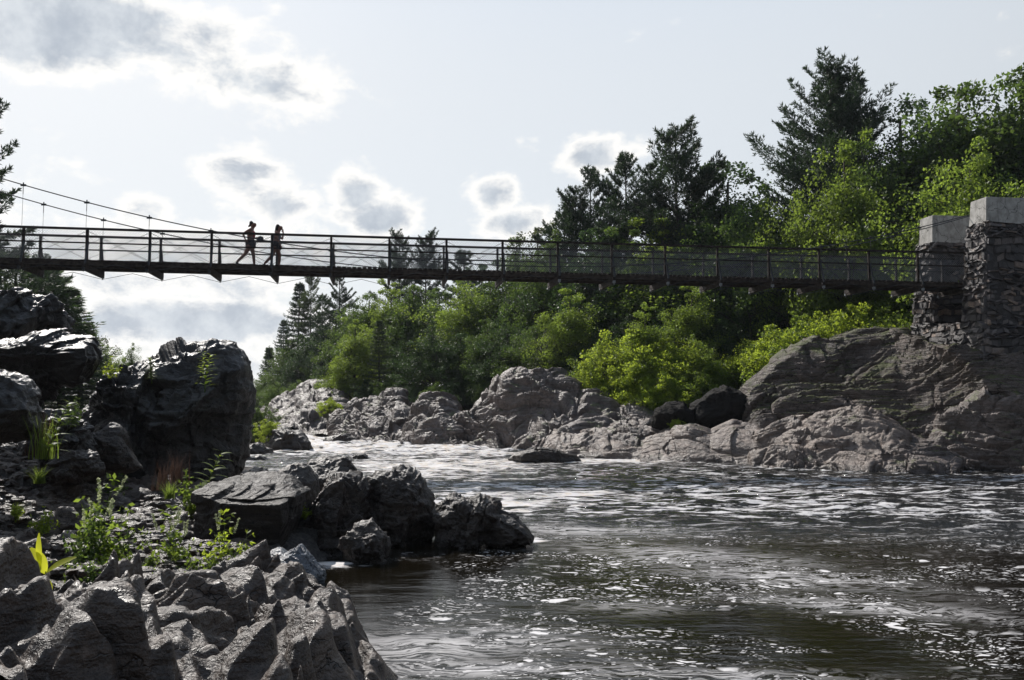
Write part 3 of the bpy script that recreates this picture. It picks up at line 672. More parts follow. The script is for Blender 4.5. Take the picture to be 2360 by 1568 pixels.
# gravel (uncountable)
v4, f4 = ICO[3][0], ICO[3][1]
import bmesh as _b
_bm = _b.new(); _b.ops.create_icosphere(_bm, subdivisions=1, radius=1)
v1 = np.array([x.co[:] for x in _bm.verts]); f1_ = np.array([[q.index for q in x.verts] for x in _bm.faces]); _bm.free()
n = 15000; px = rs.uniform(-60, 620, n); py = rs.uniform(1085, 1400, n)
GX, GY = [], []
for a, b in zip(px, py):
    q = G(a, b, .5); GX.append(q[0]); GY.append(q[1])
GX, GY = np.array(GX), np.array(GY); GZ = hgt(GX, GY); s = rs.uniform(.012, .05, n)*(1+GY/14)
vv = v1[None]*(s[:, None, None]*rs.uniform(.6, 1.3, (n, 12, 1)))*np.array([1.2, 1, .6])+np.stack([GX, GY, GZ+.008], 1)[:, None]
ff = f1_[None]+(np.arange(n)*12)[:, None, None]
gr = obj('gravel', mesh('gravel', vv.reshape(-1, 3), ff.reshape(-1, 3), M['near'], False)); tag(gr, 'grey gravel and chips covering the near bank', 'gravel', kind='stuff')

# ------------------------------------------------------------------ trees
def rhombs(c, d, w, l, droop=0.):
    """leaf blades: centre c, direction d, side vector w (both scaled)"""
    a = c-d*l[:, None]*.5; b = c+d*l[:, None]*.5
    s = w*l[:, None]
    v = np.stack([a, c-d*0+s, b, c-s], 1)
    return v.reshape(-1, 3)
def unit(a): return a/(np.linalg.norm(a, axis=-1, keepdims=True)+1e-9)
def leaf_cloud(cent, rad, n_per, size, rg, flat=.7, width=.3, up=.4):
    N = len(cent)*n_per
    c = np.repeat(cent, n_per, 0); r = np.repeat(rad, n_per)
    o = rg.normal(size=(N, 3)); o = unit(o)*(rg.uniform(0, 1, (N, 1))**.45); o[:, 2] *= flat
    p = c+o*r[:, None]
    d = unit(rg.normal(size=(N, 3))+o*.8+np.array([0, 0, -.2])); h = unit(rg.normal(size=(N, 3))+np.array([0, 0, up*3]))
    w = unit(np.cross(d, h))*width
    l = size*rg.uniform(.6, 1.3, N)
    v = rhombs(p, d, w, l)
    rn = np.repeat(np.clip(np.repeat(rg.uniform(.1, .9, len(cent)), n_per)+rg.uniform(-.3, .3, N), 0, 1), 4)
    return v, rn
def curve(a, b, sag, n=5, rg=None, jit=0.):
    t = np.linspace(0, 1, n)[:, None]; c = a+(b-a)*t; c[:, 2] += sag*np.sin(math.pi*t[:, 0])
    if rg is not None and jit: c[1:-1] += rg.normal(size=(n-2, 3))*jit
    return c
def broadleaf(seed, H=10., wid=.5, base=.12, nl=26, clump=.75, n_per=75, leaf=.2, top=1.0, lean=0., fill=1.):
    rg = np.random.RandomState(seed); mb = MB()
    tr = np.array([[lean*t*t*H+.12*math.sin(t*5+seed), .12*math.cos(t*4+seed), t*H*.93] for t in np.linspace(0, 1, 9)])
    mb.tube(tr, np.linspace(.02*H, .004*H, 9), 7)
    cent, rad = [], []
    for i in range(nl):
        t = base+(1-base)*(i+.5)/nl; az = i*2.4+rg.uniform(-.4, .4)
        env = (math.sin(min(1, (t-base)/(1-base)*1.0+.12)**.75*math.pi))**.6*wid*H*.5*rg.uniform(.65, 1.2)
        k = t*.86*8; j = min(int(k), 7); a = tr[j]+(tr[j+1]-tr[j])*(k-j)
        e = a+np.array([math.cos(az)*env, math.sin(az)*env, env*rg.uniform(.35, .9)*top])
        cv = curve(a, e, .06*H*.3, 5, rg, .03*H*.2); mb.tube(cv, np.linspace(.008*H*(1.2-t), .0016*H, 5), 5)
        ns_ = rg.randint(4, 8)
        for s_ in range(ns_):
            u = rg.uniform(.35, 1.); k2 = u*4; j2 = min(int(k2), 3); q = cv[j2]+(cv[j2+1]-cv[j2])*(k2-j2)
            q2 = q+rg.normal(size=3)*np.array([1, 1, .8])*.09*H*fill*wid*1.6
            mb.tube([q, q2], [.0015*H, .0006*H], 3)
            cent.append(q2); rad.append(clump*H/10*rg.uniform(.45, 1.1))
        cent.append(cv[-1]+[0, 0, .02*H]); rad.append(clump*H/10*rg.uniform(.5, .9))
    for i in range(7): cent.append(tr[-1]+rg.normal(size=3)*np.array([.04, .04, .05])*H+[0, 0, .02*H]); rad.append(clump*H/10*rg.uniform(.3, .7))
    cent = np.array(cent); rad = np.array(rad)
    v, rn = leaf_cloud(cent, rad, n_per, leaf, rg)
    f = np.arange(len(v)).reshape(-1, 4)
    return mb.me('trunk', M['bark'], True), mesh('crown', v, f, M['leafmid'], False, {'rnd': rn})
def conifer(seed, H=20., wid=.34, base=.12, whorl=.045, up=.25, kind='pine', twin=False, dens=1., bl=.36):
    rg = np.random.RandomState(seed); mb = MB(); C_, D_, Rn, Ln = [], [], [], []
    stems = [(np.zeros(3), 1., 0.)]
    if twin: stems = [(np.zeros(3), 1., .0), (np.zeros(3), .97, .055)]
    for b0, hs, ln in stems:
        tr = np.array([[ln*H*min(1, t*1.3)+.06*math.sin(t*6+seed), .05*math.sin(t*5), t*H*hs] for t in np.linspace(0, 1, 10)])
        mb.tube(tr, np.linspace(.014*H, .002*H, 10), 7)
        t = base
        while t < .985:
            pr = (1-t)/(1-base)
            if kind == 'pine': env = wid*H*.5*(pr**.58)*(.85+.2*math.sin(t*33+seed))*(1 if t > base+.12 else .8)
            else: env = wid*H*.5*(pr**.85)
            nb = 6 if kind == 'pine' else 7
            for j in range(nb):
                if rg.uniform() < .08: continue
                az = rg.uniform(0, 6.28) if kind == 'pine' else j*6.28/nb+rg.uniform(-.4, .4)+t*30
                L = env*rg.uniform(.45, 1.2)*((1-.32*math.cos(az)) if twin else 1)+.012*H*(1-t)+.15
                k = t*9; i0 = min(int(k), 8); a = tr[i0]+(tr[i0+1]-tr[i0])*(k-i0)
                rise = L*(up*rg.uniform(.4, 1.5)+(.9*(t**3) if kind == 'pine' else .2*t))
                e = a+np.array([math.cos(az)*L, math.sin(az)*L, rise])
                cv = curve(a, e, -.10*L, 6); mb.tube(cv, np.linspace(.0035*H*(1.1-t)+.004, .006, 6), 4)
                dirb = unit(e-a); side = np.array([-math.sin(az), math.cos(az), 0])
                nt_ = max(4, int(L*(4.2 if kind == 'pine' else 4.5)*dens))
                for q in range(nt_):
                    u = (.22 if kind == 'pine' else .1)+(1-.22)*(q+rg.uniform())/nt_; k2 = min(u, .999)*5; j2 = int(k2); pp = cv[j2]+(cv[j2+1]-cv[j2])*(k2-j2)
                    sl = (1.15-u)*L*.34*rg.uniform(.5, 1.2)+.12; sg = 1 if q % 2 else -1
                    for z_ in (.25, .6, 1.):
                        C_.append(pp+side*sg*sl*z_+dirb*sl*.5*z_+np.array([0, 0, .16*sl*z_+(.1 if kind == 'pine' else -.08)*rg.uniform(.3, 1)])); D_.append(side*sg*.7+dirb*.8+np.array([0, 0, .55 if kind == 'pine' else -.1]))
                C_.append(e); D_.append(dirb+[0, 0, .4])
            t += whorl*rg.uniform(.7, 1.3)*(1.1-t*.6)
        for q in range(10): C_.append(tr[-1]+[rg.uniform(-.1, .1), rg.uniform(-.1, .1), -q*.12]); D_.append(np.array([rg.uniform(-.6, .6), rg.uniform(-.6, .6), 1.]))
    C_ = np.array(C_); D_ = unit(np.array(D_)); nb = 7
    c = np.repeat(C_, nb, 0); d = unit(np.repeat(D_, nb, 0)+rg.normal(size=(len(c), 3))*.55); l = bl*rg.uniform(.6, 1.25, len(c))
    w = unit(np.cross(d, rg.normal(size=d.shape)))*.085
    v = rhombs(c+d*l[:, None]*.4, d, w, l); rn = np.repeat(np.clip(np.repeat(rg.uniform(.1, .9, len(C_)), nb)+rg.uniform(-.15, .15, len(c)), 0, 1), 4)
    return mb.me('trunk', M['bark'], True), mesh('crown', v, np.arange(len(v)).reshape(-1, 4), M['needle'], False, {'rnd': rn})
def bare(seed, H=10., leaves=True):
    rg = np.random.RandomState(seed); mb = MB(); ends = []
    def grow(a, d, L, r, dep):
        e = a+d*L; mb.tube(curve(a, e, 0, 4, rg, .03*L), np.linspace(r, r*.6, 4), 5)
        if dep == 0: ends.append(e); return
        for _ in range(3): grow(a+(e-a)*rg.uniform(.6, 1), unit(d+rg.normal(size=3)*.45+[0, 0, .1]), L*rg.uniform(.5, .75), r*.55, dep-1)
    grow(np.zeros(3), np.array([.03, 0, 1.]), H*.42, .013*H, 4)
    v, rn = leaf_cloud(np.array(ends), np.full(len(ends), .05*H), 9, .2, rg)
    return mb.me('trunk', M['barkgrey'], True), mesh('crown', v, np.arange(len(v)).reshape(-1, 4), M['leafgrey'], False, {'rnd': rn})

K = {}
K['pineT'] = conifer(1, 26, .62, .12, .040, .36, 'pine', True, 1.5, .4)
K['pineA'] = conifer(2, 18, .62, .1, .055, .34, 'pine', dens=1.9, bl=.34)
K['pineB'] = conifer(3, 18, .54, .12, .06, .3, 'pine', dens=1.9, bl=.34)
K['spruce'] = conifer(4, 14, .46, .08, .047, .12, 'fir', bl=.3)
K['fir'] = conifer(5, 10, .5, .05, .035, .15, 'fir', bl=.28)
K['broadA'] = broadleaf(11, 12, .55, .12, 34, .95, 130, .175)
K['broadB'] = broadleaf(12, 12, .42, .2, 30, .85, 130, .17, 1.2)
K['broadC'] = broadleaf(13, 12, .75, .08, 38, 1.0, 130, .18, .8)
K['thin'] = broadleaf(14, 14, .42, .25, 30, .7, 60, .16, 1.5)
K['bushA'] = broadleaf(15, 5, .95, .04, 30, 1.2, 110, .125, 1.1)
K['bushB'] = broadleaf(16, 4, 1.1, .02, 26, 1.3, 90, .14, 1.2)
K['bare'] = bare(17, 10)
POST = [52, 204, 352, 497, 640, 778, 911, 1045, 1173, 1299, 1423, 1543, 1662, 1778, 1891, 2001, 2111, 2225]
ORD = ['first', 'second', 'third', 'fourth', 'fifth', 'sixth', 'seventh', 'eighth', 'ninth', 'tenth', 'eleventh', 'twelfth', 'thirteenth', 'fourteenth', 'fifteenth', 'sixteenth', 'seventeenth', 'eighteenth']
BH = {'pineT': 26, 'pineA': 18, 'pineB': 18, 'spruce': 14, 'fir': 10, 'broadA': 12, 'broadB': 12, 'broadC': 12, 'thin': 14, 'bushA': 5, 'bushB': 4, 'bare': 10}
NM = {'pineT': 'pine_tree', 'pineA': 'pine_tree', 'pineB': 'pine_tree', 'spruce': 'spruce_tree', 'fir': 'fir_tree', 'broadA': 'broadleaf_tree', 'broadB': 'broadleaf_tree', 'broadC': 'broadleaf_tree', 'thin': 'broadleaf_tree', 'bushA': 'bush', 'bushB': 'bush', 'bare': 'birch_tree'}
def tree(kind, x, top, Y, mat, label, ws=1., rz=None, group=None, base=None, dz=0.):
    q = P(x, top, Y); z0 = gz(q[0], q[1])-.15 if base is None else base
    H = q[2]-z0; s = H/(BH[kind]*(.99 if 'pine' in kind or kind in ('spruce', 'fir') else 1.03))
    e = empty(NM[kind], (q[0], q[1], z0), rz if rz is not None else random.uniform(0, 6.28))
    k = s*ws
    if H < .5: s = k = .3
    for nm, me in zip(('trunk', 'crown'), K[kind]):
        o = obj(nm, me, e); o.scale = (k, k, s)
        if nm == 'crown':
            o.material_slots[0].link = 'OBJECT'; o.material_slots[0].material = M[mat]
    return tag(e, label, 'bush' if 'bush' in kind else 'tree', group)
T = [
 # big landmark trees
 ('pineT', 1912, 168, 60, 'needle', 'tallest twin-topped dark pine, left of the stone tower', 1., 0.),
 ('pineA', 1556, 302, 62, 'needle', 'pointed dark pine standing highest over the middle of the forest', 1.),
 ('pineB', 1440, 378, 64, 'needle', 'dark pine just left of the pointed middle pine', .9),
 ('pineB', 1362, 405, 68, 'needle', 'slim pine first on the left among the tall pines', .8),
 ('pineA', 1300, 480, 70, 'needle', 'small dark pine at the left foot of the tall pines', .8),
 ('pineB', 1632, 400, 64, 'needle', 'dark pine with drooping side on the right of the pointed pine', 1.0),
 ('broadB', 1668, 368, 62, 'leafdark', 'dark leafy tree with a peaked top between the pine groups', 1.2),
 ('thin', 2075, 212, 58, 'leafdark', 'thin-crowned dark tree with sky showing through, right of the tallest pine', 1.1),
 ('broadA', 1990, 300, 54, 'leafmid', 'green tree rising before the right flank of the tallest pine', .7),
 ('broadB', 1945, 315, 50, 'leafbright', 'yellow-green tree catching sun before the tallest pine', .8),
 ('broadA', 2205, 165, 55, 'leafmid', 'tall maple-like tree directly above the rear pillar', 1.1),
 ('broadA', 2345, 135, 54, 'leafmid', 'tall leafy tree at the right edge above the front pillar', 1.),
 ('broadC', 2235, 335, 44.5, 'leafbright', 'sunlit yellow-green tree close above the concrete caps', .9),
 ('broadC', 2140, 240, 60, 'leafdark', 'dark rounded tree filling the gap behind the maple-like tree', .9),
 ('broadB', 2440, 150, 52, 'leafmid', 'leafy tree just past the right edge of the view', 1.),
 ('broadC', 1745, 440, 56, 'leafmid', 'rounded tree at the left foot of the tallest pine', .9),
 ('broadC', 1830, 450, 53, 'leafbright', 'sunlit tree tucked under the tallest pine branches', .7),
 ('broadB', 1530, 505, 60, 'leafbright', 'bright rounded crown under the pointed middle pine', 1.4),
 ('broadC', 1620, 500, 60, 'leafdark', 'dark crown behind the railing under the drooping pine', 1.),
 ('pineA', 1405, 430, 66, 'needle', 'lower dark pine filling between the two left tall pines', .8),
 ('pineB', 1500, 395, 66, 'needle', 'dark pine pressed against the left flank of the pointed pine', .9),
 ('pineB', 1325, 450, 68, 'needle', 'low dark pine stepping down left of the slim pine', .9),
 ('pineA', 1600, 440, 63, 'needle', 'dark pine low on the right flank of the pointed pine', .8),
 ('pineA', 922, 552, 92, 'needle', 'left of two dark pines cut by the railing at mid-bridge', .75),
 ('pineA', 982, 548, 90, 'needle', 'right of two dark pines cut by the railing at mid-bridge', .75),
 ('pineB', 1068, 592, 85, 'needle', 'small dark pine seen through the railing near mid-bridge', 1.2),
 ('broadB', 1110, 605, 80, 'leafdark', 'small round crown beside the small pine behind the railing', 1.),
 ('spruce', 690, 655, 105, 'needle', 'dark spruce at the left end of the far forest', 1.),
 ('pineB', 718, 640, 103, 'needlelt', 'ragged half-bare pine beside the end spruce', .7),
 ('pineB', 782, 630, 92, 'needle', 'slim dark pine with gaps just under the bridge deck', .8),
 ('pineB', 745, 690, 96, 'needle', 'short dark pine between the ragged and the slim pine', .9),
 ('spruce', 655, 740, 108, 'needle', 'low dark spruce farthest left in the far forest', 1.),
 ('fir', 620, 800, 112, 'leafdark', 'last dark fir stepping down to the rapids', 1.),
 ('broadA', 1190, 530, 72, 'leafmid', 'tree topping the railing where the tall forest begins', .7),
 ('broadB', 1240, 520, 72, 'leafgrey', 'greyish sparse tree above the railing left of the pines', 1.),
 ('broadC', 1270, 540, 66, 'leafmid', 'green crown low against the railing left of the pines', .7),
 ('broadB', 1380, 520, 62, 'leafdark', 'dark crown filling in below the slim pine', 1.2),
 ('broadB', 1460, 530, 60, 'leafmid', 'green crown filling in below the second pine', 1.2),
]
for t_ in T:
    tree(t_[0], t_[1], t_[2], t_[3], t_[4], t_[5], t_[6], t_[7] if len(t_) > 7 else None)
CARD = 'one two three four five six seven eight nine ten eleven twelve thirteen fourteen fifteen sixteen seventeen eighteen'.split()
def between(x):
    """landmark wording: which bridge posts a thing is seen between, counted from the tower"""
    k = sum(1 for p_ in POST if p_ > x)
    if k == 0: return 'right of the last post'
    return 'under post %s from the tower' % CARD[k-1]
# layered mid-forest: (x, top y, Y, kind, mat)
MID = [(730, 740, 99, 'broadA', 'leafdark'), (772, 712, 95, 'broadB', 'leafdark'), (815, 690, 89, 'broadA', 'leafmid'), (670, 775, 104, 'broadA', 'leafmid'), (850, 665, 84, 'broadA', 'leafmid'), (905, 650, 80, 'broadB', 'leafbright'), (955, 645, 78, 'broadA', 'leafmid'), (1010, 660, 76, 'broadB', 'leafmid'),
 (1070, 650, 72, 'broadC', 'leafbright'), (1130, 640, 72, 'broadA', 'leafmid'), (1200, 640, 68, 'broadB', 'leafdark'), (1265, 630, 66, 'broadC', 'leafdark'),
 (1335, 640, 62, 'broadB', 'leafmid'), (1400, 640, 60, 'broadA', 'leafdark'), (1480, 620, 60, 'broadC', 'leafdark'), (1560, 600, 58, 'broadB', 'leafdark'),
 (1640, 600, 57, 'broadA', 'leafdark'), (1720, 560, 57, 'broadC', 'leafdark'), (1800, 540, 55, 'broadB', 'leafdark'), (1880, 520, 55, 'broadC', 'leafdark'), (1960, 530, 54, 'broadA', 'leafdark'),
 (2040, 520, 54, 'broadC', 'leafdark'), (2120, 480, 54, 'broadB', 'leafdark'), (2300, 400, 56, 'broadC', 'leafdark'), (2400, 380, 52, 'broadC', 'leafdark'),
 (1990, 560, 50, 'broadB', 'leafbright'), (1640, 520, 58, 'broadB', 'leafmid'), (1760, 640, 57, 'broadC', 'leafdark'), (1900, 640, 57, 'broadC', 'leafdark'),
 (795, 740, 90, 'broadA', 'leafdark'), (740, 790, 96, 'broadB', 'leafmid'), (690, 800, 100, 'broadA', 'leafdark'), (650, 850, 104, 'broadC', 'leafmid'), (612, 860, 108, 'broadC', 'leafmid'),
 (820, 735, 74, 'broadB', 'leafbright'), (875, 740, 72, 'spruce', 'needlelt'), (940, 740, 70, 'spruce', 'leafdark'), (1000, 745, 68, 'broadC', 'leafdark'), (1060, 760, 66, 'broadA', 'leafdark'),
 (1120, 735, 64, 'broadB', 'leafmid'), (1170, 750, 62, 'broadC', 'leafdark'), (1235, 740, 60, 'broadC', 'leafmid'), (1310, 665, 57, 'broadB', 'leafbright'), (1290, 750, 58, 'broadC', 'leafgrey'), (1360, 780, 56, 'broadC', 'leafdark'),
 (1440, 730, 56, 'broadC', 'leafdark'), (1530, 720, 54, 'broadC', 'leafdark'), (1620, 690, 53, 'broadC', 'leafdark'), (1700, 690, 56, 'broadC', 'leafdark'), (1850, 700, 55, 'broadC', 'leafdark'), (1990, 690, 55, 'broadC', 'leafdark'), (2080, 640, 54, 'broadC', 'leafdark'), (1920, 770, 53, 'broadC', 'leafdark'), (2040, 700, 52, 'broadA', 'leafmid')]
ADJ = {'leafmid': 'mid-green', 'leafbright': 'bright green', 'leafdark': 'dark green', 'leafgrey': 'greyish green', 'leafyellow': 'yellow-green', 'needle': 'dark needled', 'needlelt': 'brownish needled'}
KN = {'broadA': 'oval tree', 'broadB': 'narrow tree', 'broadC': 'spreading tree', 'spruce': 'spruce', 'bushA': 'round bush', 'bushB': 'low bush', 'thin': 'thin tree', 'pineA': 'pine', 'fir': 'fir'}
used = {}
def autolabel(x, top, kind, mat, where):
    l = '%s %s %s, %s' % (ADJ[mat], KN[kind], where, between(x))
    used[l] = used.get(l, 0)+1
    if used[l] > 1: l += ', %s down' % ORD[used[l]-1]
    return l
for x, top, Yd, kd, mt in MID:
    where = 'above the deck' if top < 600 else ('topping at the deck' if top < 700 else 'low in the forest')
    tree(kd, x, top, Yd, mt, autolabel(x, top, kd, mt, where), 1.05)
# bright bushes on the rocks: (x, top, Y, kind, mat)
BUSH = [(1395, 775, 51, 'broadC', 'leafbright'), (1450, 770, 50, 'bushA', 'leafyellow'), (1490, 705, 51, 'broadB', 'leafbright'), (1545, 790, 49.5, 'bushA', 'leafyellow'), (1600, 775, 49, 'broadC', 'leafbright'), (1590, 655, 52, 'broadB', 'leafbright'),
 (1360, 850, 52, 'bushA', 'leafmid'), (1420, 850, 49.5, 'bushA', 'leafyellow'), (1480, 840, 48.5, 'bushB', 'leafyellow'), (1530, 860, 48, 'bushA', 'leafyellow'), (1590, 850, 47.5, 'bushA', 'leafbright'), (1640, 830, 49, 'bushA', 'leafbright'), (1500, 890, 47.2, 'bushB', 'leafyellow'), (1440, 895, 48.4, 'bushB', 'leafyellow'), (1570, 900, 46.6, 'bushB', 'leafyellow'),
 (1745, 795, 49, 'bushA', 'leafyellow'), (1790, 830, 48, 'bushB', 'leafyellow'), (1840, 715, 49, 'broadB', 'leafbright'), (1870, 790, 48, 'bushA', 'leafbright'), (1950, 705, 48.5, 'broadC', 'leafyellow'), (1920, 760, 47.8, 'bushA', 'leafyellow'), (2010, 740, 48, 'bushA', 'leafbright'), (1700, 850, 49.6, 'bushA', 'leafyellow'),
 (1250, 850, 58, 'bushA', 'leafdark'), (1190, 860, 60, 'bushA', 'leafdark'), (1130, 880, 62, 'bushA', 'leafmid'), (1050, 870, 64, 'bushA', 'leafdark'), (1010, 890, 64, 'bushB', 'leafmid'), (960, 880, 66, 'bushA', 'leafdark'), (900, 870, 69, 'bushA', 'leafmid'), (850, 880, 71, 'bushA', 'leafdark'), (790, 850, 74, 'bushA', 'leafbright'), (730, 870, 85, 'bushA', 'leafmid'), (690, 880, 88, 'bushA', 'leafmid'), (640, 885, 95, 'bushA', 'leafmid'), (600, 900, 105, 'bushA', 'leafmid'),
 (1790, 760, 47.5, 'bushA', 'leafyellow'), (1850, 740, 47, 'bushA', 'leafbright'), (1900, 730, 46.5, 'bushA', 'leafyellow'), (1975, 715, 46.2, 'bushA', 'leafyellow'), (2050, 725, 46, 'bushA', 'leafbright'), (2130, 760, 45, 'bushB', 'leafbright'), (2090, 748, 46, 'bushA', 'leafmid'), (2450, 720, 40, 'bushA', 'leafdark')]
for x, top, Yd, kd, mt in BUSH:
    tree(kd, x, top, Yd, mt, autolabel(x, top, kd, mt, 'behind the bank rocks'), 1.)
# left bank
for t_ in [
 ('pineB', -62, 230, 46, 'needle', 'dark conifer whose branches hang in at the left edge above the railing', 1.0),
 ('pineA', 40, 590, 60, 'needlelt', 'broad pine with long level branches behind the highest left boulder', 1.7),
 ('pineB', 98, 600, 56, 'needle', 'short-branched pine with its top crossing the deck at left', .8),
 ('spruce', 105, 622, 58, 'leafdark', 'dense dark cedar behind the highest left boulder', 2.4),
 ('spruce', 152, 665, 60, 'leafdark', 'second dense cedar stepping down beside the first', 2.4),
 ('spruce', 192, 745, 62, 'leafmid', 'third and lowest cedar of the left bank row', 2.6),
 ('bare', 225, 705, 62, 'leafgrey', 'thin leaning birch with a sparse grey crown on the left bank', .8),
 ('broadC', 250, 800, 64, 'leafbright', 'pale green bush below the sparse birch', .8),
 ('broadC', 305, 795, 66, 'leafmid', 'small round tree peeping over the black boulder', .6),
 ('broadC', 60, 640, 64, 'leafdark', 'dark leafy tree behind the left cedars', 1.),
 ('broadA', -60, 560, 58, 'leafdark', 'dark leafy tree just past the left edge', 1.)]:
    tree(*t_)
# far wood closing the river
for i, (x, top) in enumerate([(470, 905), (515, 900), (545, 897), (575, 896), (600, 893), (625, 890), (540, 903), (580, 902)]):
    tree('broadC', x, top, 330+i*14, 'leafmid', autolabel(x, top, 'broadC', 'leafmid', 'of the farthest wood'), 1.4, base=4.)

# ------------------------------------------------------------------ bridge
BD = np.array([2.18, .32, 0]); BD /= np.linalg.norm(BD); BN = np.array([-BD[1], BD[0], 0])
def solve_posts():
    out = []
    # straight line in plan through the two end posts
    a = P(52, 600, 32.4); b = P(2225, 600, 37.8); d = (b-a)[:2]; 
    for x in POST:
        u = ray(x, 600)[0]/ray(x, 600)[1]
        # a + t d with X = u*Y
        t = (u*a[1]-a[0])/(d[0]-u*d[1]); out.append(a[:2]+t*d)
    return np.array(out), d/np.linalg.norm(d)
PP, d2 = solve_posts(); BD = np.array([d2[0], d2[1], 0]); BN = np.array([-BD[1], BD[0], 0])
SP = np.linalg.norm(PP[-1]-PP[0])/17
# extend to the left
o0 = np.array([PP[0][0], PP[0][1], 0.])
def bp(s, z, side=0., w=1.62):          # s metres along from first post; side 0 near, 1 far
    return o0+BD*s+BN*(w*side)+np.array([0, 0, z])
S_END = SP*17+.6; S_BEG = -SP*5
# deck height along the span, read from the photograph at the near edge
pxs = [52, 352, 640, 911, 1173, 1423, 1662, 1891, 2111]; dky = [597, 603, 610, 617, 626, 633, 639, 644, 648]
rly = [522, 533, 542, 549, 556, 562, 568, 574, 582]
sk, zk, zr = [], [], []
for x, y, y2 in zip(pxs, dky, rly):
    i = POST.index(x); q = PP[i]; sk.append(np.linalg.norm(q-PP[0])); zk.append(P(x, y, q[1])[2]); zr.append(P(x, y2, q[1])[2])
cz = np.polyfit(sk, zk, 2); cr_ = np.polyfit(sk, zr, 2)
dz = lambda s: float(np.polyval(cz, s)); rzt = lambda s: float(np.polyval(cr_, s))
print('deck z', dz(0), dz(18), dz(36), 'rail', rzt(0)-dz(0), rzt(36)-dz(36), 'sp', SP)
bridge = empty('suspension_bridge', (0, 0, 0)); tag(bridge, 'dark timber and wire suspension footbridge crossing high over the river', 'bridge')
NS = 60; SS = np.linspace(S_BEG, S_END, NS)
mb = MB(); s = S_BEG; rr = random.Random(3)
while s < S_END:
    w = .165; z = dz(s)+rr.uniform(-.008, .012); mb.beam(bp(s, z-.022, -.06+rr.uniform(-.012, .012)), bp(s, z-.022, 1.06+rr.uniform(-.012, .012)), w, .044); s += .195
mb.build('deck', M['wood'], bridge)
for sd in (0, 1):
    for off, nm in ((0, 'side_beam'),):
        mb = MB()
        for a, b in zip(SS[:-1], SS[1:]): mb.beam(bp(a, dz(a)-.12, sd), bp(b, dz(b)-.12, sd), .09, .14)
        mb.build('side_beam', M['woodlight'], bridge)
mb = MB()
for a, b in zip(SS[:-1], SS[1:]): mb.beam(bp(a, dz(a)-.11, .5), bp(b, dz(b)-.11, .5), .08, .12)
mb.build('centre_beam', M['woodlight'], bridge)
for sd in (0, 1):
    mb = MB(); mb2 = MB(); mb3 = MB()
    for a, b in zip(SS[:-1], SS[1:]):
        mb.beam(bp(a, rzt(a), sd), bp(b, rzt(b), sd), .13, .075)
        h = lambda s_, f_: dz(s_)+(rzt(s_)-dz(s_))*f_
        mb2.beam(bp(a, h(a, .55), sd), bp(b, h(b, .55), sd), .04, .05)
    mb.build('top_rail', M['wood'], bridge); mb2.build('mid_rail', M['wood'], bridge)
pS = [SP*i for i in range(-5, 18)]
for s in pS:
    for sd in (0, 1):
        mb = MB(); mb.beam(bp(s, dz(s)-.2, sd), bp(s, rzt(s)-.03, sd), .085, .085, BN); mb.build('post', M['wood'], bridge)
        o_ = -.3 if sd == 0 else .3
        mb = MB(); a = bp(s+.04, dz(s)+(rzt(s)-dz(s))*.6, sd); b = bp(s+.04, dz(s)-.18, sd)+BN*o_; mb.beam(a, b, .05, .06, BD); mb.build('strut', M['steel'], bridge)
    mb = MB(); mb.beam(bp(s, dz(s)-.255, -.22), bp(s, dz(s)-.255, 1.22), .12, .15)
    mb.beam(bp(s, dz(s)-.37, -.12), bp(s, dz(s)-.37, 1.12), .1, .1)
    cb = mb.build('crossbeam', M['wood'], bridge)
    for sd in (-.2, 1.2):
        mb = MB(); mb.beam(bp(s-.05, dz(s)-.37, sd), bp(s+.05, dz(s)-.37, sd), .1, .1); mb.tube([bp(s, dz(s)-.48, sd), bp(s, dz(s)-.34, sd)], .02, 6); mb.build('bracket', M['galv'] if s > SP*8.5 else M['steel'], cb)
# wire bracing, diagonal rods
for sd in (0, 1):
    mb = MB()
    for a, b in zip(pS[:-1], pS[1:]):
        mb.tube([bp(a, rzt(a)-.08, sd), bp(b, dz(b)+.02, sd)], .008, 4); mb.tube([bp(a, dz(a)+.02, sd), bp(b, rzt(b)-.08, sd)], .008, 4)
    mb.build('bracing_wire', M['steel'], bridge)
for sd in (-.2, 1.2):
    mb = MB()
    for a, b in zip(pS[:-1], pS[1:]):
        mid = (a+b)/2; mb.tube([bp(a, dz(a)-.46, sd), bp(mid, dz(mid)-.2, sd), bp(b, dz(b)-.46, sd)], .009, 4)
    mb.build('truss_wire', M['steel'], bridge)
# chain-link mesh: real diagonal wires
for sd in (0, 1):
    v, f = [], []; off = .07 if sd == 0 else -.07
    s = S_BEG
    A_, B_ = [], []
    while s < S_END-.1:
        Hh = rzt(s)-dz(s)-.05
        for dr_ in (1, -1):
            s2 = s+dr_*Hh; A_.append(bp(s, dz(s)+.0, sd)+BN*off); B_.append(bp(np.clip(s2, S_BEG-1, S_END+.8), dz(s)+Hh, sd)+BN*off)
        s += .098
    A_ = np.array(A_); B_ = np.array(B_); d = unit(B_-A_); x = unit(np.cross(d, BN)); y = np.cross(x, d); r = .0045
    ring = [x*math.cos(t)*r+y*math.sin(t)*r for t in (0, 2.09, 4.19)]
    V = np.stack([A_+q for q in ring]+[B_+q for q in ring], 1)
    F_ = np.array([[0, 1, 4, 3], [1, 2, 5, 4], [2, 0, 3, 5]])[None]+(np.arange(len(A_))*6)[:, None, None]
    obj('wire_mesh', mesh('wire_mesh', V.reshape(-1, 3), F_.reshape(-1, 4), M['wire'], False), bridge)
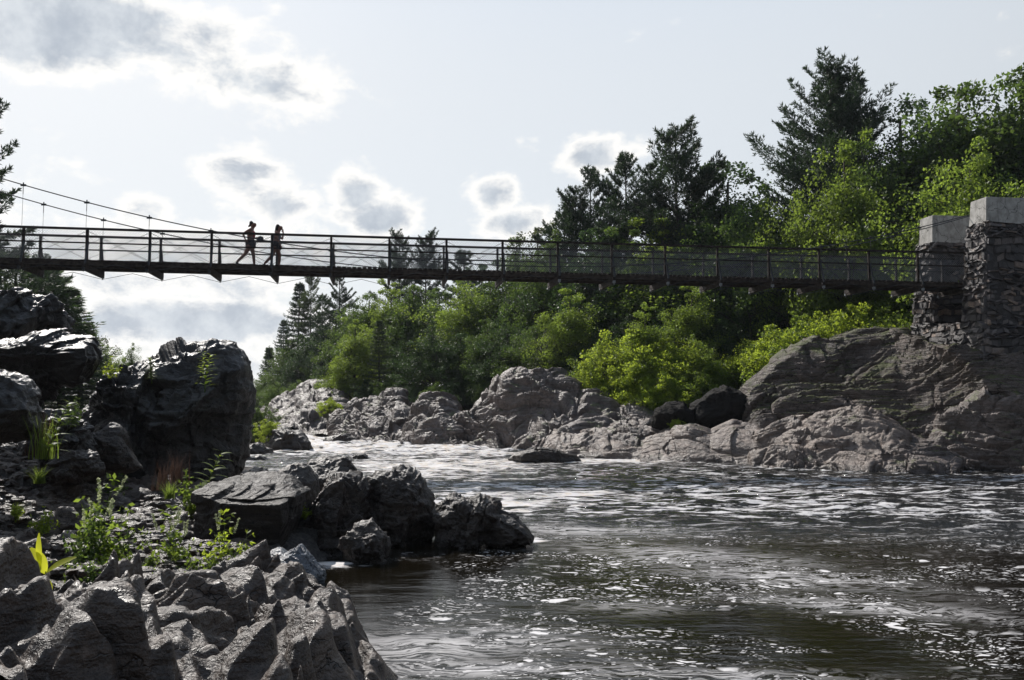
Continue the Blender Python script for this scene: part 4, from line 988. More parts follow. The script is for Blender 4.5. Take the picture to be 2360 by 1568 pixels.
# main cables with hangers
near_c = [(-40, 400), (44, 429), (201, 471), (355, 503), (504, 530), (690, 560), (830, 582), (1045, 603), (1300, 615), (1543, 606), (1700, 590), (1891, 548), (2060, 510), (2160, 480), (2262, 452)]
cab = {}
for sd in (0, 1):
    # cable height above deck as a parabola: high at the towers, lowest a little right of the middle
    if sd == 0: pts = [(44, 429), (201, 471), (355, 503), (504, 530)]
    zz = []
    sm_, zm_ = [], []
    src = [(44, 429), (201, 471), (355, 503), (504, 530)] if sd == 0 else [(104, 471), (249, 510), (390, 541), (524, 565), (652, 586)]
    for x, y in src:
        u = ray(x, y)[0]/ray(x, y)[1]; q = o0+BN*(1.62*sd); t = (u*q[1]-q[0])/(BD[0]-u*BD[1]); w_ = q+BD*t
        sm_.append(t); zm_.append(P(x, y, w_[1])[2])
    sm_ += [S_END+1.0, S_END-17.0]; zm_ += [11.0, dz(S_END-17)+.12]
    cab[sd] = np.polyfit(sm_, zm_, 2, w=[1]*len(src)+[3, .8])
    fc_ = lambda s_, c_=cab[sd]: float(np.polyval(c_, s_))
    print('cable', sd, [round(fc_(s_), 2) for s_ in (-5, 0, 5, 10, 15, 20, 25, 30, 38)])
    sde = -.12 if sd == 0 else 1.12
    mb = MB(); mb.tube([bp(s_, fc_(s_), sde) for s_ in np.linspace(S_BEG, S_END+1., 70)], .022, 6); mb.build('main_cable', M['steel'], bridge, True)
    for s in pS[:-1]:
        top = fc_(s)
        if top > dz(s)-.1:
            mb = MB(); mb.tube([bp(s, dz(s)-.3, sde), bp(s, top, sde)], .007, 4); hg = mb.build('hanger', M['steel'], bridge)
            mb = MB(); mb.beam(bp(s-.09, top-.01, sde), bp(s+.09, top-.01, sde), .06, .07); mb.tube([bp(s, top-.02, sde), bp(s, top+.09, sde)], .022, 5); mb.tube([bp(s, top-.34, sde), bp(s, top, sde)], .012, 5); mb.build('clamp', M['steel'], hg)

# ------------------------------------------------------------------ stone tower
m = NT('stonework'); p = m.geo(); at = m.n('ShaderNodeAttribute', attribute_name='rnd').outputs['Fac']
c = m.ramp(at, [(0, (.04, .036, .036)), (.4, (.09, .08, .078)), (.75, (.17, .145, .135)), (1, (.3, .22, .17))])
n1 = m.noise(p, 12, 5, .7); c = m.mix(m.rng(n1, .35, .7, 0, .6), c, (.06, .055, .055))
M['stonew'] = m.out(m.bsdf(c, .6, m.bump(n1, .8, .04), .4))
m = NT('concrete'); p = m.geo(); n1 = m.noise(p, 3, 6, .65); n2 = m.noise(m.mapping(p, (0, 0, 0), (3, 3, .5)), 2, 4, .6)
c = m.mix(m.rng(n1, .35, .65), (.3, .285, .26), (.46, .44, .41)); c = m.mix(m.rng(n2, .5, .75, 0, .6), c, (.16, .15, .14))
ckk = m.rng(m.vor(m.vm('ADD', p, m.vm('MULTIPLY', m.noise(p, 3, 3, out=1), (.4, .4, .4))), 1.1, 'DISTANCE_TO_EDGE'), 0, .015)
c = m.mix(m.math('SUBTRACT', 1., ckk), c, (.1, .1, .09))
M['concrete'] = m.out(m.bsdf(c, .85, m.bump(n1, .5, .03), .3))
tower = empty('stone_tower', (19.9, 38.8, 4.2)); tag(tower, 'rough stone bridge tower with two concrete-capped pillars at the right', 'tower')
TI = Vector((-19.9, -38.8, -4.2))
s0 = (np.array([19.73, 36.4, 0])-o0)@BD   # river face of the pillars
def tp(s, n_, z): return o0+BD*(s0+s)+BN*n_+np.array([0, 0, z])
nF = (np.array([19.73, 36.4, 0])-o0)@BN; nB = (np.array([19.68, 40.1, 0])-o0)@BN
def frus(z0, z1, n0, n1, dep, bat0, bat1, s1=2.2):
    """pillar section: river face at s=0, thickness along the bridge s1; batter widens downward"""
    lo = [tp(-bat0, n0-bat0*.6, z0), tp(s1+bat0, n0-bat0*.6, z0), tp(s1+bat0, n1+bat0*.6, z0), tp(-bat0, n1+bat0*.6, z0)]
    hi = [tp(-bat1, n0-bat1*.6, z1), tp(s1+bat1, n0-bat1*.6, z1), tp(s1+bat1, n1+bat1*.6, z1), tp(-bat1, n1+bat1*.6, z1)]
    return np.array(lo+hi)
BOXF = np.array([[3, 2, 1, 0], [4, 5, 6, 7], [0, 1, 5, 4], [1, 2, 6, 5], [2, 3, 7, 6], [3, 0, 4, 7]])
zt = 11.1
def masonry(v8, rr_, hrow=.155):
    """irregular stones laid in rough courses over the four sides of an 8-corner block"""
    V, F_, Rn, n = [], [], [], 0
    for a, b in ((0, 1), (1, 2), (2, 3), (3, 0)):
        A0, B0, A1, B1 = v8[a], v8[b], v8[a+4], v8[b+4]
        L = np.linalg.norm(B0-A0); H_ = A1[2]-A0[2]; out = np.cross((B0-A0), np.array([0, 0, 1.])); out /= np.linalg.norm(out)
        z = 0.
        while z < H_:
            h_r = hrow*rr_.choice([.5, .7, .9, 1.1, 1.5, 2.1]); x = -rr_.uniform(0, .2)
            while x < L:
                w = rr_.uniform(.14, .42)+(.25 if rr_.random() < .2 else 0); xa, xb = max(x, 0)-.03, min(x+w, L)+.03
                za, zb = z, min(z+h_r, H_); tl = rr_.uniform(-.09, .09)*min(1, w/.3)
                pr = rr_.uniform(.0, .19)
                def q(xx, zz, o_):
                    t = zz/H_; s_ = xx/L; return (A0+(B0-A0)*s_)*(1-t)+(A1+(B1-A1)*s_)*t+out*o_
                g_ = .012
                cs = [(xa+g_, za+g_-tl), (xb-g_, za+g_+tl), (xb-g_+rr_.uniform(-.03, .03), zb-g_+tl+rr_.uniform(-.03, .02)), (xa+g_+rr_.uniform(-.03, .03), zb-g_-tl+rr_.uniform(-.03, .02))]
                mid = np.mean(cs, 0)
                V += [q(i, j, -.12) for i, j in cs]+[q(mid[0]+(i-mid[0])*rr_.uniform(.72, .95), mid[1]+(j-mid[1])*rr_.uniform(.7, .92), pr*rr_.uniform(.7, 1.2)) for i, j in cs]
                F_ += [[k_+n for k_ in fc] for fc in BOXF[1:]]; Rn += [rr_.uniform(0, 1)**1.5]*8; n += 8
                x += w
            z += h_r
    return np.array(V), np.array(F_), Rn
rr = random.Random(9)
def tower_mesh(name, blocks_, mat, parent):
    V, F_, Rn, n = [], [], [], 0
    for v8 in blocks_:
        V.append(v8); F_.append(BOXF+n); Rn += [.05]*8; n += 8
        a, b, c_ = masonry(v8, rr); V.append(a); F_.append(b+n); Rn += c_; n += len(a)
    V = np.concatenate(V)
    V = V+.045*np.stack([vn(V*1.3, 1), vn(V*1.3, 2), 1.6*vn(V*1.3, 3)], 1)
    o = obj(name, mesh(name, V+np.array(TI), np.concatenate(F_), mat, False, {'rnd': Rn}), parent); return o
DN, DF = 1.1, 1.05
tower_mesh('front_pillar', [frus(5.9, 10.0, nF, nF+DN, 0, .3, .02, 3.2)], M['stonew'], tower)
tower_mesh('rear_pillar', [frus(5.9, 9.85, nB, nB+DF, 0, .3, .02, 3.2)], M['stonew'], tower)
tower_mesh('base_wall', [frus(3.2, 5.95, nF, nB+DF, 0, .8, .3, 3.2)], M['stonew'], tower)
def cap(n0, n1, z0):
    v = frus(z0, zt, n0, n1, 0, .04, -.05, 3.2)
    import bmesh
    me = mesh('concrete_cap', v+np.array(TI), BOXF, M['concrete'], False)
    bm = bmesh.new(); bm.from_mesh(me); bmesh.ops.bevel(bm, geom=list(bm.edges), offset=.03, segments=2, affect='EDGES')
    bmesh.ops.recalc_face_normals(bm, faces=bm.faces); bm.to_mesh(me); bm.free()
    return obj('concrete_cap', me, tower)
cap(nF, nF+DN, 9.95); cap(nB, nB+DF, 9.8)

# ------------------------------------------------------------------ people
def flat(name, c, rough=.7):
    m = NT(name); return m.out(m.bsdf(c, rough, None, .3))
M['skin'] = flat('skin', (.22, .11, .08), .5); M['hair'] = flat('dark_hair', (.02, .014, .01), .5); M['red'] = flat('red_cloth', (.32, .03, .04)); M['navy'] = flat('dark_cloth', (.02, .022, .03))
M['grey'] = flat('grey_cloth', (.12, .13, .16)); M['towel'] = flat('towel_cloth', (.1, .13, .14)); M['shoe'] = flat('shoe', (.03, .03, .035))
def skin_body(name, verts, edges, radii, mat, parent, sub=2, root=0):
    me = bpy.data.meshes.new(name); me.from_pydata([tuple(v) for v in verts], edges, []); o = bpy.data.objects.new(name, me); C.objects.link(o)
    md = o.modifiers.new('s', 'SKIN'); md.use_smooth_shade = True
    for i, r in enumerate(radii):
        sv = me.skin_vertices[0].data[i]; sv.radius = r if isinstance(r, tuple) else (r, r); sv.use_root = (i == root)
    m2 = o.modifiers.new('d', 'SUBSURF'); m2.levels = m2.render_levels = sub
    bpy.context.view_layer.update()
    ev = o.evaluated_get(bpy.context.evaluated_depsgraph_get()); nm = bpy.data.meshes.new_from_object(ev)
    nm.materials.clear(); nm.materials.append(mat)
    nm.polygons.foreach_set('use_smooth', np.ones(len(nm.polygons), bool))
    bpy.data.objects.remove(o); r_ = obj(name, nm, parent); return r_
def person(s_, n_, scale, label, pose):
    # local frame: +x walking direction, z up, y to the walker's left
    e = empty('person', tuple(bp(s_, dz(s_)+.002, n_)), math.atan2(BD[1], BD[0])); e.scale = (scale,)*3
    V, E, Rr = [], [], []
    def add(p_, r, par=None):
        V.append(p_); Rr.append(r)
        if par is not None: E.append((par, len(V)-1))
        return len(V)-1
    J = pose
    pel = add(J['pel'], (.155, .14)); sp_ = add(J['spine'], (.13, .12), pel); ch = add(J['chest'], (.165, .135), sp_); nk = add(J['neck'], (.055, .055), ch)
    hd0 = add(J['head0'], (.068, .075), nk); hd1 = add(J['head1'], (.108, .118), hd0); hd2 = add(J['head2'], (.098, .108), hd1)
    add(J['nose'], .012, hd1)
    for sd in ('L', 'R'):
        sh = add(J['sh'+sd], .058, ch); el = add(J['el'+sd], .042, sh); wr = add(J['wr'+sd], .025, el)
        hv = np.array(J['ha'+sd]); w_ = np.array(J['wr'+sd]); d = unit(hv-w_); pa = add(tuple(w_+d*.07), (.032, .018), wr)
        sdv = unit(np.cross(d, [0, .3, 1.])); up_ = np.cross(sdv, d)
        for k_, (of, ln) in enumerate(((-.026, .065), (-.009, .08), (.009, .075), (.026, .06))):
            b0 = w_+d*.105+sdv*of; f0 = add(tuple(b0), .009, pa); f1__ = add(tuple(b0+d*ln*.55+up_*-.006), .008, f0); add(tuple(b0+d*ln*.9-up_*.03), .007, f1__)
        t0 = add(tuple(w_+d*.05+sdv*.04), .01, pa); add(tuple(w_+d*.09+sdv*.06), .008, t0)
        hp = add(J['hp'+sd], .108, pel); kn = add(J['kn'+sd], .068, hp); an = add(J['an'+sd], .044, kn)
    body = skin_body('body', V, E, Rr, M['skin'], e, 2)
    # clothing as slightly larger shells over torso and hips
    skin_body('tank_top', [J['sp0'], J['spine'], J['chest'], J['shT']], [(0, 1), (1, 2), (2, 3)], [(.138, .128), (.14, .13), (.175, .145), (.125, .085)], M[J['top']], e, 2)
    hpL, hpR = np.array(J['hpL']), np.array(J['hpR']); kL, kR = np.array(J['knL']), np.array(J['knR'])
    skin_body('shorts', [J['pel'], J['hpL'], tuple(hpL+(kL-hpL)*.42), J['hpR'], tuple(hpR+(kR-hpR)*.42)], [(0, 1), (1, 2), (0, 3), (3, 4)], [(.165, .15), .12, .1, .12, .1], M['navy'], e, 2)
    hr = J['hair']
    skin_body('hair', hr['v'], hr['e'], hr['r'], M['hair'], e, 2)
    for sd in ('L', 'R'):
        a = np.array(J['an'+sd]); t_ = np.array(J['toe'+sd]); skin_body('shoe', [tuple(a+(a-t_)*.25+np.array([0, 0, -.01])), tuple(a*.6+t_*.4), tuple(t_)], [(0, 1), (1, 2)], [(.042, .045), (.045, .04), (.038, .028)], M['shoe'], e, 2)
    return tag(e, label, 'person'), body
p1 = dict(pel=(0, 0, .9), sp0=(-.0, 0, .97), spine=(.0, 0, 1.06), chest=(.02, 0, 1.24), shT=(.02, 0, 1.34), neck=(.04, 0, 1.41), head0=(.065, 0, 1.46), head1=(.08, 0, 1.54), head2=(.065, 0, 1.625), nose=(.185, 0, 1.53),
          shL=(.0, .17, 1.34), elL=(.1, .2, 1.1), wrL=(.28, .1, 1.12), haL=(.4, .03, 1.13), shR=(-.02, -.17, 1.34), elR=(-.24, -.22, 1.17), wrR=(-.16, -.2, .97), haR=(-.08, -.15, .88),
          hpL=(0, .09, .86), knL=(.09, .09, .48), anL=(.13, .09, .09), toeL=(.3, .09, .035), hpR=(0, -.09, .86), knR=(-.16, -.09, .48), anR=(-.46, -.09, .16), toeR=(-.36, -.09, .035), top='red',
          hair=dict(v=[(.06, 0, 1.66), (.015, 0, 1.62), (-.005, 0, 1.54), (-.06, 0, 1.5), (-.1, 0, 1.475)], e=[(0, 1), (1, 2), (2, 3), (3, 4)], r=[(.08, .085), (.095, .095), (.08, .075), (.022, .022), (.045, .045)]))
p2 = dict(p1); p2.update(pel=(0, 0, .88), chest=(.03, 0, 1.22), head0=(.1, 0, 1.44), head1=(.12, 0, 1.52), head2=(.1, 0, 1.6), nose=(.225, 0, 1.5), neck=(.07, 0, 1.39),
          shL=(.02, .17, 1.32), elL=(.2, .2, 1.12), wrL=(.24, .08, 1.34), haL=(.22, .03, 1.45), shR=(.0, -.17, 1.32), elR=(.06, -.22, 1.06), wrR=(.17, -.2, .84), haR=(.23, -.18, .73),
          knL=(.12, .09, .48), anL=(.1, .09, .09), toeL=(.27, .09, .035), knR=(-.12, -.09, .46), anR=(-.42, -.09, .13), toeR=(-.34, -.09, .03), top='grey',
          hair=dict(v=[(.1, 0, 1.635), (.055, 0, 1.59), (.03, 0, 1.5), (.01, 0, 1.4), (-.02, 0, 1.3)], e=[(0, 1), (1, 2), (2, 3), (3, 4)], r=[(.08, .085), (.098, .098), (.09, .09), (.07, .08), (.035, .045)]))
def s_at(x, side=.5):
    u = ray(x, 600)[0]/ray(x, 600)[1]; q = o0+BN*(1.62*side); return (u*q[1]-q[0])/(BD[0]-u*BD[1])
sA = s_at(577); sB = s_at(636)
person(sA, .5, 1.09, 'person in a red tank top with a bun striding over the bridge', p1)
person(sB, .5, 1.05, 'person following the railing with one hand at the face, towel behind', p2)
# carried bundle and the towel
v, f = ICO[4]; q = bp(sA, dz(sA)+1.12, .5)+BD*.36
b = obj('ball', mesh('ball', v*np.array([.13, .12, .13])*(1+.05*vn(v*3))[:, None], f, M['navy']), loc=q); tag(b, 'dark round bundle held by the person in the red top', 'bundle')
tw = np.array([[x_, y_, z_] for z_, x_ in ((1.0, -.1), (.9, -.16), (.75, -.19), (.6, -.17), (.5, -.13)) for y_ in np.linspace(-.17, .05, 5)])
tw2 = tw.copy(); tw2[:, 0] += .035; V = np.concatenate([tw, tw2]); gf = gridfaces(5, 5); rim = [0, 1, 2, 3, 4, 9, 14, 19, 24, 23, 22, 21, 20, 15, 10, 5]
sf = np.array([[rim[i], rim[(i+1) % 16], rim[(i+1) % 16]+25, rim[i]+25] for i in range(16)])
o = obj('towel', mesh('towel', V, np.concatenate([gf, gf[:, ::-1]+25, sf]), M['towel']), loc=bp(sB, dz(sB), .5)); o.rotation_euler = (0, 0, math.atan2(BD[1], BD[0]))
tag(o, 'grey towel hanging at the hip of the second walker', 'towel')

# ------------------------------------------------------------------ near plants
def blade_plant(seed, H, n, L, w, kind='leafy', droop=.5):
    rg = np.random.RandomState(seed); mb = MB(); V, Rn = [], []
    stem = np.array([[.12*H*t*t, .03*H*math.sin(t*3), t*H] for t in np.linspace(0, 1, 7)])
    mb.tube(stem, np.linspace(.012*H+.002, .003, 7), 5)
    for i in range(n):
        t = .15+.85*i/n; k = t*6; j = min(int(k), 5); a = stem[j]+(stem[j+1]-stem[j])*(k-j); az = i*2.4+rg.uniform(-.3, .3)
        ll = L*(1.1-.5*t)*rg.uniform(.7, 1.2); d = np.array([math.cos(az), math.sin(az), .55]); d /= np.linalg.norm(d); sv = unit(np.cross(d, [0, 0, 1.]))
        prev = None
        for q in range(5):
            u = q/4.; c_ = a+d*ll*u+np.array([0, 0, -droop*ll*u*u]); wd = w*ll*math.sin(math.pi*min(.97, u*.86+.1)); V += [c_-sv*wd, c_+sv*wd]
        Rn += [rg.uniform(0, 1)]*10
    V = np.array(V); F_ = []
    for i in range(n):
        for q in range(4): b_ = i*10+q*2; F_.append([b_, b_+1, b_+3, b_+2])
    return mb.me('stem', M['grassy'], True), mesh('leaves', V, np.array(F_), M['leafbright'], True, {'rnd': Rn})
def tuft(seed, H, n, spread, w=.006):
    rg = np.random.RandomState(seed); V, Rn = [], []
    for i in range(n):
        az = rg.uniform(0, 6.28); o_ = rg.normal(size=2)*.12*H; L = H*rg.uniform(.5, 1.1); sp_ = spread*rg.uniform(.2, 1.)
        sv = np.array([-math.sin(az), math.cos(az), 0])
        for q in range(5):
            u = q/4.; c_ = np.array([o_[0]+math.cos(az)*sp_*L*u*u, o_[1]+math.sin(az)*sp_*L*u*u, L*u*(1-.25*u*sp_)]); wd = w*(1-u*.9); V += [c_-sv*wd, c_+sv*wd]
        Rn += [rg.uniform(0, 1)]*10
    F_ = np.array([[i*10+q*2, i*10+q*2+1, i*10+q*2+3, i*10+q*2+2] for i in range(n) for q in range(4)])
    return mesh('grass_tuft', np.array(V), F_, M['grassy'], True, {'rnd': Rn})
WP = [blade_plant(301, .6, 26, .22, .13, droop=.35), blade_plant(302, .45, 64, .14, .24, droop=.3), blade_plant(303, .32, 80, .13, .3, droop=.25)]
TF = [tuft(311, .4, 90, .8), tuft(312, .3, 120, 1.), tuft(313, .7, 60, .5, .008)]
def bushy(seed, H, ns_=9, leaf=.05):
    rg = np.random.RandomState(seed); mb = MB(); c, d_ = [], []
    for i in range(ns_):
        az = i*2.4+rg.uniform(-.5, .5); tl = rg.uniform(.05, 1.0); L = H*rg.uniform(.45, 1.1)*(1.15-.35*tl)
        e_ = np.array([math.cos(az)*math.sin(tl), math.sin(az)*math.sin(tl), math.cos(tl)])*L
        cv = curve(np.zeros(3), e_, .06*L, 6, rg, .012*H); mb.tube(cv, np.linspace(.006*H+.001, .0012, 6), 4)
        n_ = int(6+L*26)
        for k in range(n_):
            u = .2+.8*(k+rg.uniform())/n_; k2 = min(u, .999)*5; j = int(k2); q = cv[j]+(cv[j+1]-cv[j])*(k2-j); st_ = unit(rg.normal(size=3)+[0, 0, .3])*leaf*rg.uniform(.5, 1.2)
            mb.tube([q, q+st_], [.0012, .0008], 3)
            for g_ in range(3): c.append(q+st_); d_.append(unit(st_*12+rg.normal(size=3)*.8))
    c = np.array(c); d_ = np.array(d_); l = leaf*rg.uniform(.6, 1.25, len(c)); w = unit(np.cross(d_, rg.normal(size=c.shape)+[0, 0, 1.5]))*.26
    v = rhombs(c+d_*l[:, None]*.45, d_, w, l)
    return mb.me('stem', M['grassy'], True), mesh('leaves', v, np.arange(len(v)).reshape(-1, 4), M['leafbright'], False, {'rnd': np.repeat(rg.uniform(0, 1, len(c)), 4)})
WP += [bushy(321, .42, 10), bushy(322, .26, 13, .045), bushy(323, .5, 7, .055), bushy(324, .2, 16, .04)]
WHS = [.6, .45, .4]
def weed(k_, x, y, Yd, s, mat, label, name='weed', sink=.0, rz=None, lean=0.):
    q = P(x, y, Yd); e = empty(name, tuple(q-np.array([0, 0, sink])), random.uniform(0, 6.28) if rz is None else rz); e.scale = (s*1.45,)*3; e.rotation_euler[1] = lean
    if Yd > 20 and k_ == 2:
        for nm, me in zip(('stem', 'leaves'), K['bushB']):
            o = obj(nm, me, e); o.scale = (.055,)*3
            if nm == 'leaves': o.material_slots[0].link = 'OBJECT'; o.material_slots[0].material = M[mat]
        return tag(e, label, 'plant')
    if k_ in (1, 2) and Yd < 20: k_ = {1: (3, 5), 2: (4, 6)}[k_][int(x) % 2]
    for nm, me in zip(('stem', 'leaves'), WP[k_]):
        o = obj(nm, me, e)
        if nm == 'leaves': o.material_slots[0].link = 'OBJECT'; o.material_slots[0].material = M[mat]
    return tag(e, label, 'plant')
weed(0, 455, 1180, 15.6, 1.3, 'leafyellow', 'tall goldenrod-like weed leaning before the flat-topped boulder', 'goldenrod_plant', rz=0., lean=.25)
weed(1, 440, 1195, 15.4, 1.1, 'leafbright', 'leafy weed at the foot of the tall goldenrod')
weed(0, 105, 1062, 14.2, 1.15, 'leafbright', 'long-leaved weed in the sun at the foot of the left rocks', 'goldenrod_plant', rz=.4, lean=.2)
weed(1, 168, 985, 16., .7, 'leafmid', 'small dark leafy weed in the shade of the left rocks')
weed(0, 472, 905, 19.7, 1.0, 'leafyellow', 'bright leaf cluster sprouting from the front of the tallest boulder', 'goldenrod_plant', rz=.3)
weed(0, 470, 872, 19.9, .7, 'leafyellow', 'bright leaf sprig just below the top of the tallest boulder', 'goldenrod_plant', rz=2.)
weed(1, 350, 885, 20., .9, 'leafbright', 'green sprig between the black and the tallest boulder')
for i, (x, y, Yd, s, kk, mt, lab) in enumerate([
    (225, 1290, 11.6, 1.25, 1, 'leafbright', 'tallest sweet clover plant by the gravel, white flower spikes above'),
    (250, 1300, 11.3, 1.0, 2, 'leafbright', 'bushy clover right beside the tallest clover plant'),
    (200, 1315, 11.0, 1.0, 1, 'leafmid', 'green clover just left of the tallest clover plant'),
    (165, 1355, 10.4, .8, 2, 'leafbright', 'low clover at the right of the large yellow leaves'),
    (210, 1365, 10.2, .8, 2, 'leafmid', 'low clover at the left end of the ledge top'),
    (250, 1345, 10.6, .8, 2, 'leafbright', 'low clover mid-way in the left clover patch'),
    (300, 1335, 11.1, .8, 2, 'leafbright', 'low clover at the right of the left clover patch'),
    (345, 1330, 11.5, .8, 2, 'leafbright', 'clover at the left end of the hollow behind the ledge'),
    (385, 1325, 11.8, 1.05, 1, 'leafbright', 'upright clover in the middle of the hollow'),
    (425, 1320, 12., .85, 2, 'leafmid', 'clover right of the upright clover in the hollow'),
    (438, 1345, 11.5, .8, 2, 'leafbright', 'clover hugging the back of the ledge'),
    (490, 1345, 11.8, .8, 2, 'leafbright', 'clover under the black face of the flat-topped boulder'),
    (515, 1325, 12.3, 1., 1, 'leafyellow', 'yellowish clover at the right end of the patch'),
    (550, 1335, 12.2, .8, 2, 'leafmid', 'clover nearest the blue-grey wedge stone'),
    (100, 1230, 13.2, .8, 2, 'leafyellow', 'small yellow-green weed in the left rubble'),
    (35, 1200, 14., .7, 2, 'leafyellow', 'low mossy weed at the far left of the rubble'),
    (415, 1465, 8.6, .55, 0, 'leafbright', 'single sprig growing from a crack in the ledge'),
    (675, 1435, 9.8, .4, 2, 'leafyellow', 'tiny yellow sprig on the right part of the ledge'),
    (275, 1165, 17., .7, 1, 'leafmid', 'small weed amid the dark rubble, right of the grass tuft'),
    (255, 875, 19.5, .6, 1, 'leafyellow', 'weed in the gap between the black boulder and the long boulder'),
    (1965, 925, 40.6, 2.2, 2, 'leafyellow', 'small bright shrub on the bare patch of the rock hill'),
    (700, 1195, 14.9, .5, 2, 'leafyellow', 'yellowish weed in the notch left of the wrinkled outcrop'),
    (1690, 870, 48.5, 3, 2, 'leafyellow', 'small golden bush perched on the pale far rock'),
    (1875, 1045, 37.5, 3, 2, 'leafmid', 'mossy green tuft in the cleft of the pink-grey outcrop'),
    (1560, 1000, 41, 2, 2, 'leafyellow', 'small weed at the foot of the round dark boulders'),
    (590, 1020, 50, 6, 2, 'leafmid', 'weeds on the rock at the left side of the rapids'),
    (620, 1030, 47, 4, 2, 'leafyellow', 'yellowish weeds beside the pyramid-like rock'),
    (760, 985, 66, 6, 2, 'leafyellow', 'bright weeds at the water left of the steep slab ridge'),
    (720, 985, 72, 6, 2, 'leafyellow', 'bright weeds on the far pale slabs')]):
    weed(kk, x, y, Yd, s, mt, lab, 'weed')
for x, y, Yd, k_, s, mt, lab in [
    (90, 1115, 15.2, 1, 1.1, 'grassy', 'spiky grass tuft on a rock in the dark rubble'),
    (390, 1150, 16.4, 1, 1.2, 'grassy', 'dry grass tuft left of the goldenrod weed'),
    (100, 1058, 14.4, 2, 1.1, 'grassy', 'tall grass clump beside the long-leaved weed'),
    (90, 1050, 14.6, 2, 1.2, 'sedge', 'reddish seeding grass beside the left edge rocks'),
    (405, 1115, 17.5, 2, 1.0, 'sedge', 'reddish seed heads before the tallest boulder'),
    (375, 1130, 17.0, 2, .9, 'sedge', 'reddish seed heads left of the dry grass tuft'),
    (40, 1190, 14.2, 1, .8, 'grassy', 'short yellow grass at the far left of the rubble'),
    (280, 1220, 14.2, 1, .7, 'grassy', 'small grass tuft above the tallest clover plant')]:
    q = P(x, y, Yd); o = obj('grass_tuft', TF[k_], loc=q); o.scale = (s,)*3; o.rotation_euler = (0, 0, random.uniform(0, 6))
    o.material_slots[0].link = 'OBJECT'; o.material_slots[0].material = M[mt]; tag(o, lab, 'grass')
rg = np.random.RandomState(77); V, Rn = [], []
for _ in range(900):
    x = rg.uniform(110, 600) if rg.uniform() < .6 else rg.uniform(-20, 600); y = rg.uniform(1275, 1400) if rg.uniform() < .65 else rg.uniform(1110, 1300)
    q = G(x, y, .5); q[2] = float(hgt(np.array([q[0]]), np.array([q[1]]))[0])
    if q[2] < .1 or vn(np.array([[q[0]*1.6, q[1]*1.1, 4.]]), 9)[0] < -.05: continue
    n_ = rg.randint(8, 22); o_ = unit(rg.normal(size=(n_, 3))*[1, 1, .5]+[0, 0, .6]); l = rg.uniform(.02, .06, n_)
    w_ = unit(np.cross(o_, rg.normal(size=o_.shape)))*rg.uniform(.12, .28)
    V.append(rhombs(q+o_*rg.uniform(.01, .07, (n_, 1)), o_, w_, l)); Rn.append(np.full(n_*4, rg.uniform(0, 1)))
V = np.concatenate(V); o = obj('ground_cover', mesh('ground_cover', V, np.arange(len(V)).reshape(-1, 4), M['leafbright'], False, {'rnd': np.concatenate(Rn)})); tag(o, 'low green weeds and moss creeping over the gravel', 'ground cover', kind='stuff')
# large yellow leaves of a milkweed-like plant
e = empty('milkweed_plant', tuple(P(105, 1322, 9.1))); tag(e, 'plant with three large yellow leaves at the left', 'plant')
def bigleaf(a, d, up, L, W):
    a, d, up = np.array(a, float), unit(np.array(d, float)), np.array(up, float); sv = unit(np.cross(d, up)); nn = np.cross(sv, d); V = []
    for q in range(9):
        u = q/8.; wd = W*math.sin(math.pi*min(1, u*.92+.04))**.8; c_ = a+d*L*u+nn*(-.25*L*u*u)
        V += [c_-sv*wd+nn*wd*.25, c_, c_+sv*wd+nn*wd*.25]
    V = np.array(V); g_ = gridfaces(9, 3)
    return obj('leaf', mesh('leaf', V, g_, M['goldleaf'], True, {'rnd': np.full(len(V), random.uniform(.3, .8))}), e)
bigleaf((0, 0, 0), (-.45, -.1, .9), (.6, -.8, .3), .30, .07); bigleaf((0, 0, .0), (.8, -.1, .65), (-.4, -.6, .7), .33, .05); bigleaf((-.05, 0, .06), (-.2, 0, 1.), (.1, -1, 0), .34, .03)
mb = MB(); mb.tube([(0, 0, -.45), (0, 0, -.15), (0, 0, .02)], [.008, .007, .005], 6); mb.build('stem', M['grassy'], e, True)
bigleaf((0, 0, -.05), (.35, -.4, -.5), (0, -.6, .8), .2, .05)
# cream clover flower spikes, parts of their own plants
for o in [q for q in bpy.data.objects if q.name.startswith('weed') and 'clover' in q.get('label', '') and ('tallest' in q['label'] or 'upright' in q['label'] or 'yellowish' in q['label'])]:
    rg = np.random.RandomState(len(o.name)); 
    for k_ in range(3):
        a = np.array([rg.uniform(-.12, .12), rg.uniform(-.1, .1), .38+rg.uniform(0, .08)]); d = unit(np.array([a[0]*1.5, a[1], .3])); cs = np.array([a+d*t for t in np.linspace(0, .14, 14)])
        v, rn = leaf_cloud(cs, np.full(14, .013), 5, .02, rg); obj('flower_spike', mesh('flower_spike', v, np.arange(len(v)).reshape(-1, 4), M['flower'], False, {'rnd': rn}), o)

# ------------------------------------------------------------------ light and sky
SUN_AZ, SUN_EL = R(-33), R(41)      # azimuth measured from +Y, negative to the left
L = bpy.data.lights.new('sun', 'SUN'); L.energy = 4.8; L.angle = R(.5); L.color = (1., .95, .89)
lo = bpy.data.objects.new('sun', L); C.objects.link(lo); lo.location = (0, 0, 50)
sd_ = Vector((math.sin(SUN_AZ)*math.cos(SUN_EL), math.cos(SUN_AZ)*math.cos(SUN_EL), math.sin(SUN_EL)))
lo.rotation_euler = sd_.to_track_quat('Z', 'Y').to_euler()
w = NT('World', True); S.world = w.m
sky = w.n('ShaderNodeTexSky', sky_type='NISHITA', sun_disc=False, sun_elevation=SUN_EL, sun_rotation=SUN_AZ, altitude=300., air_density=1., dust_density=3., ozone_density=1.)
tc = w.N.new('ShaderNodeTexCoord'); dirv = w.vm('NORMALIZE', tc.outputs['Generated'])
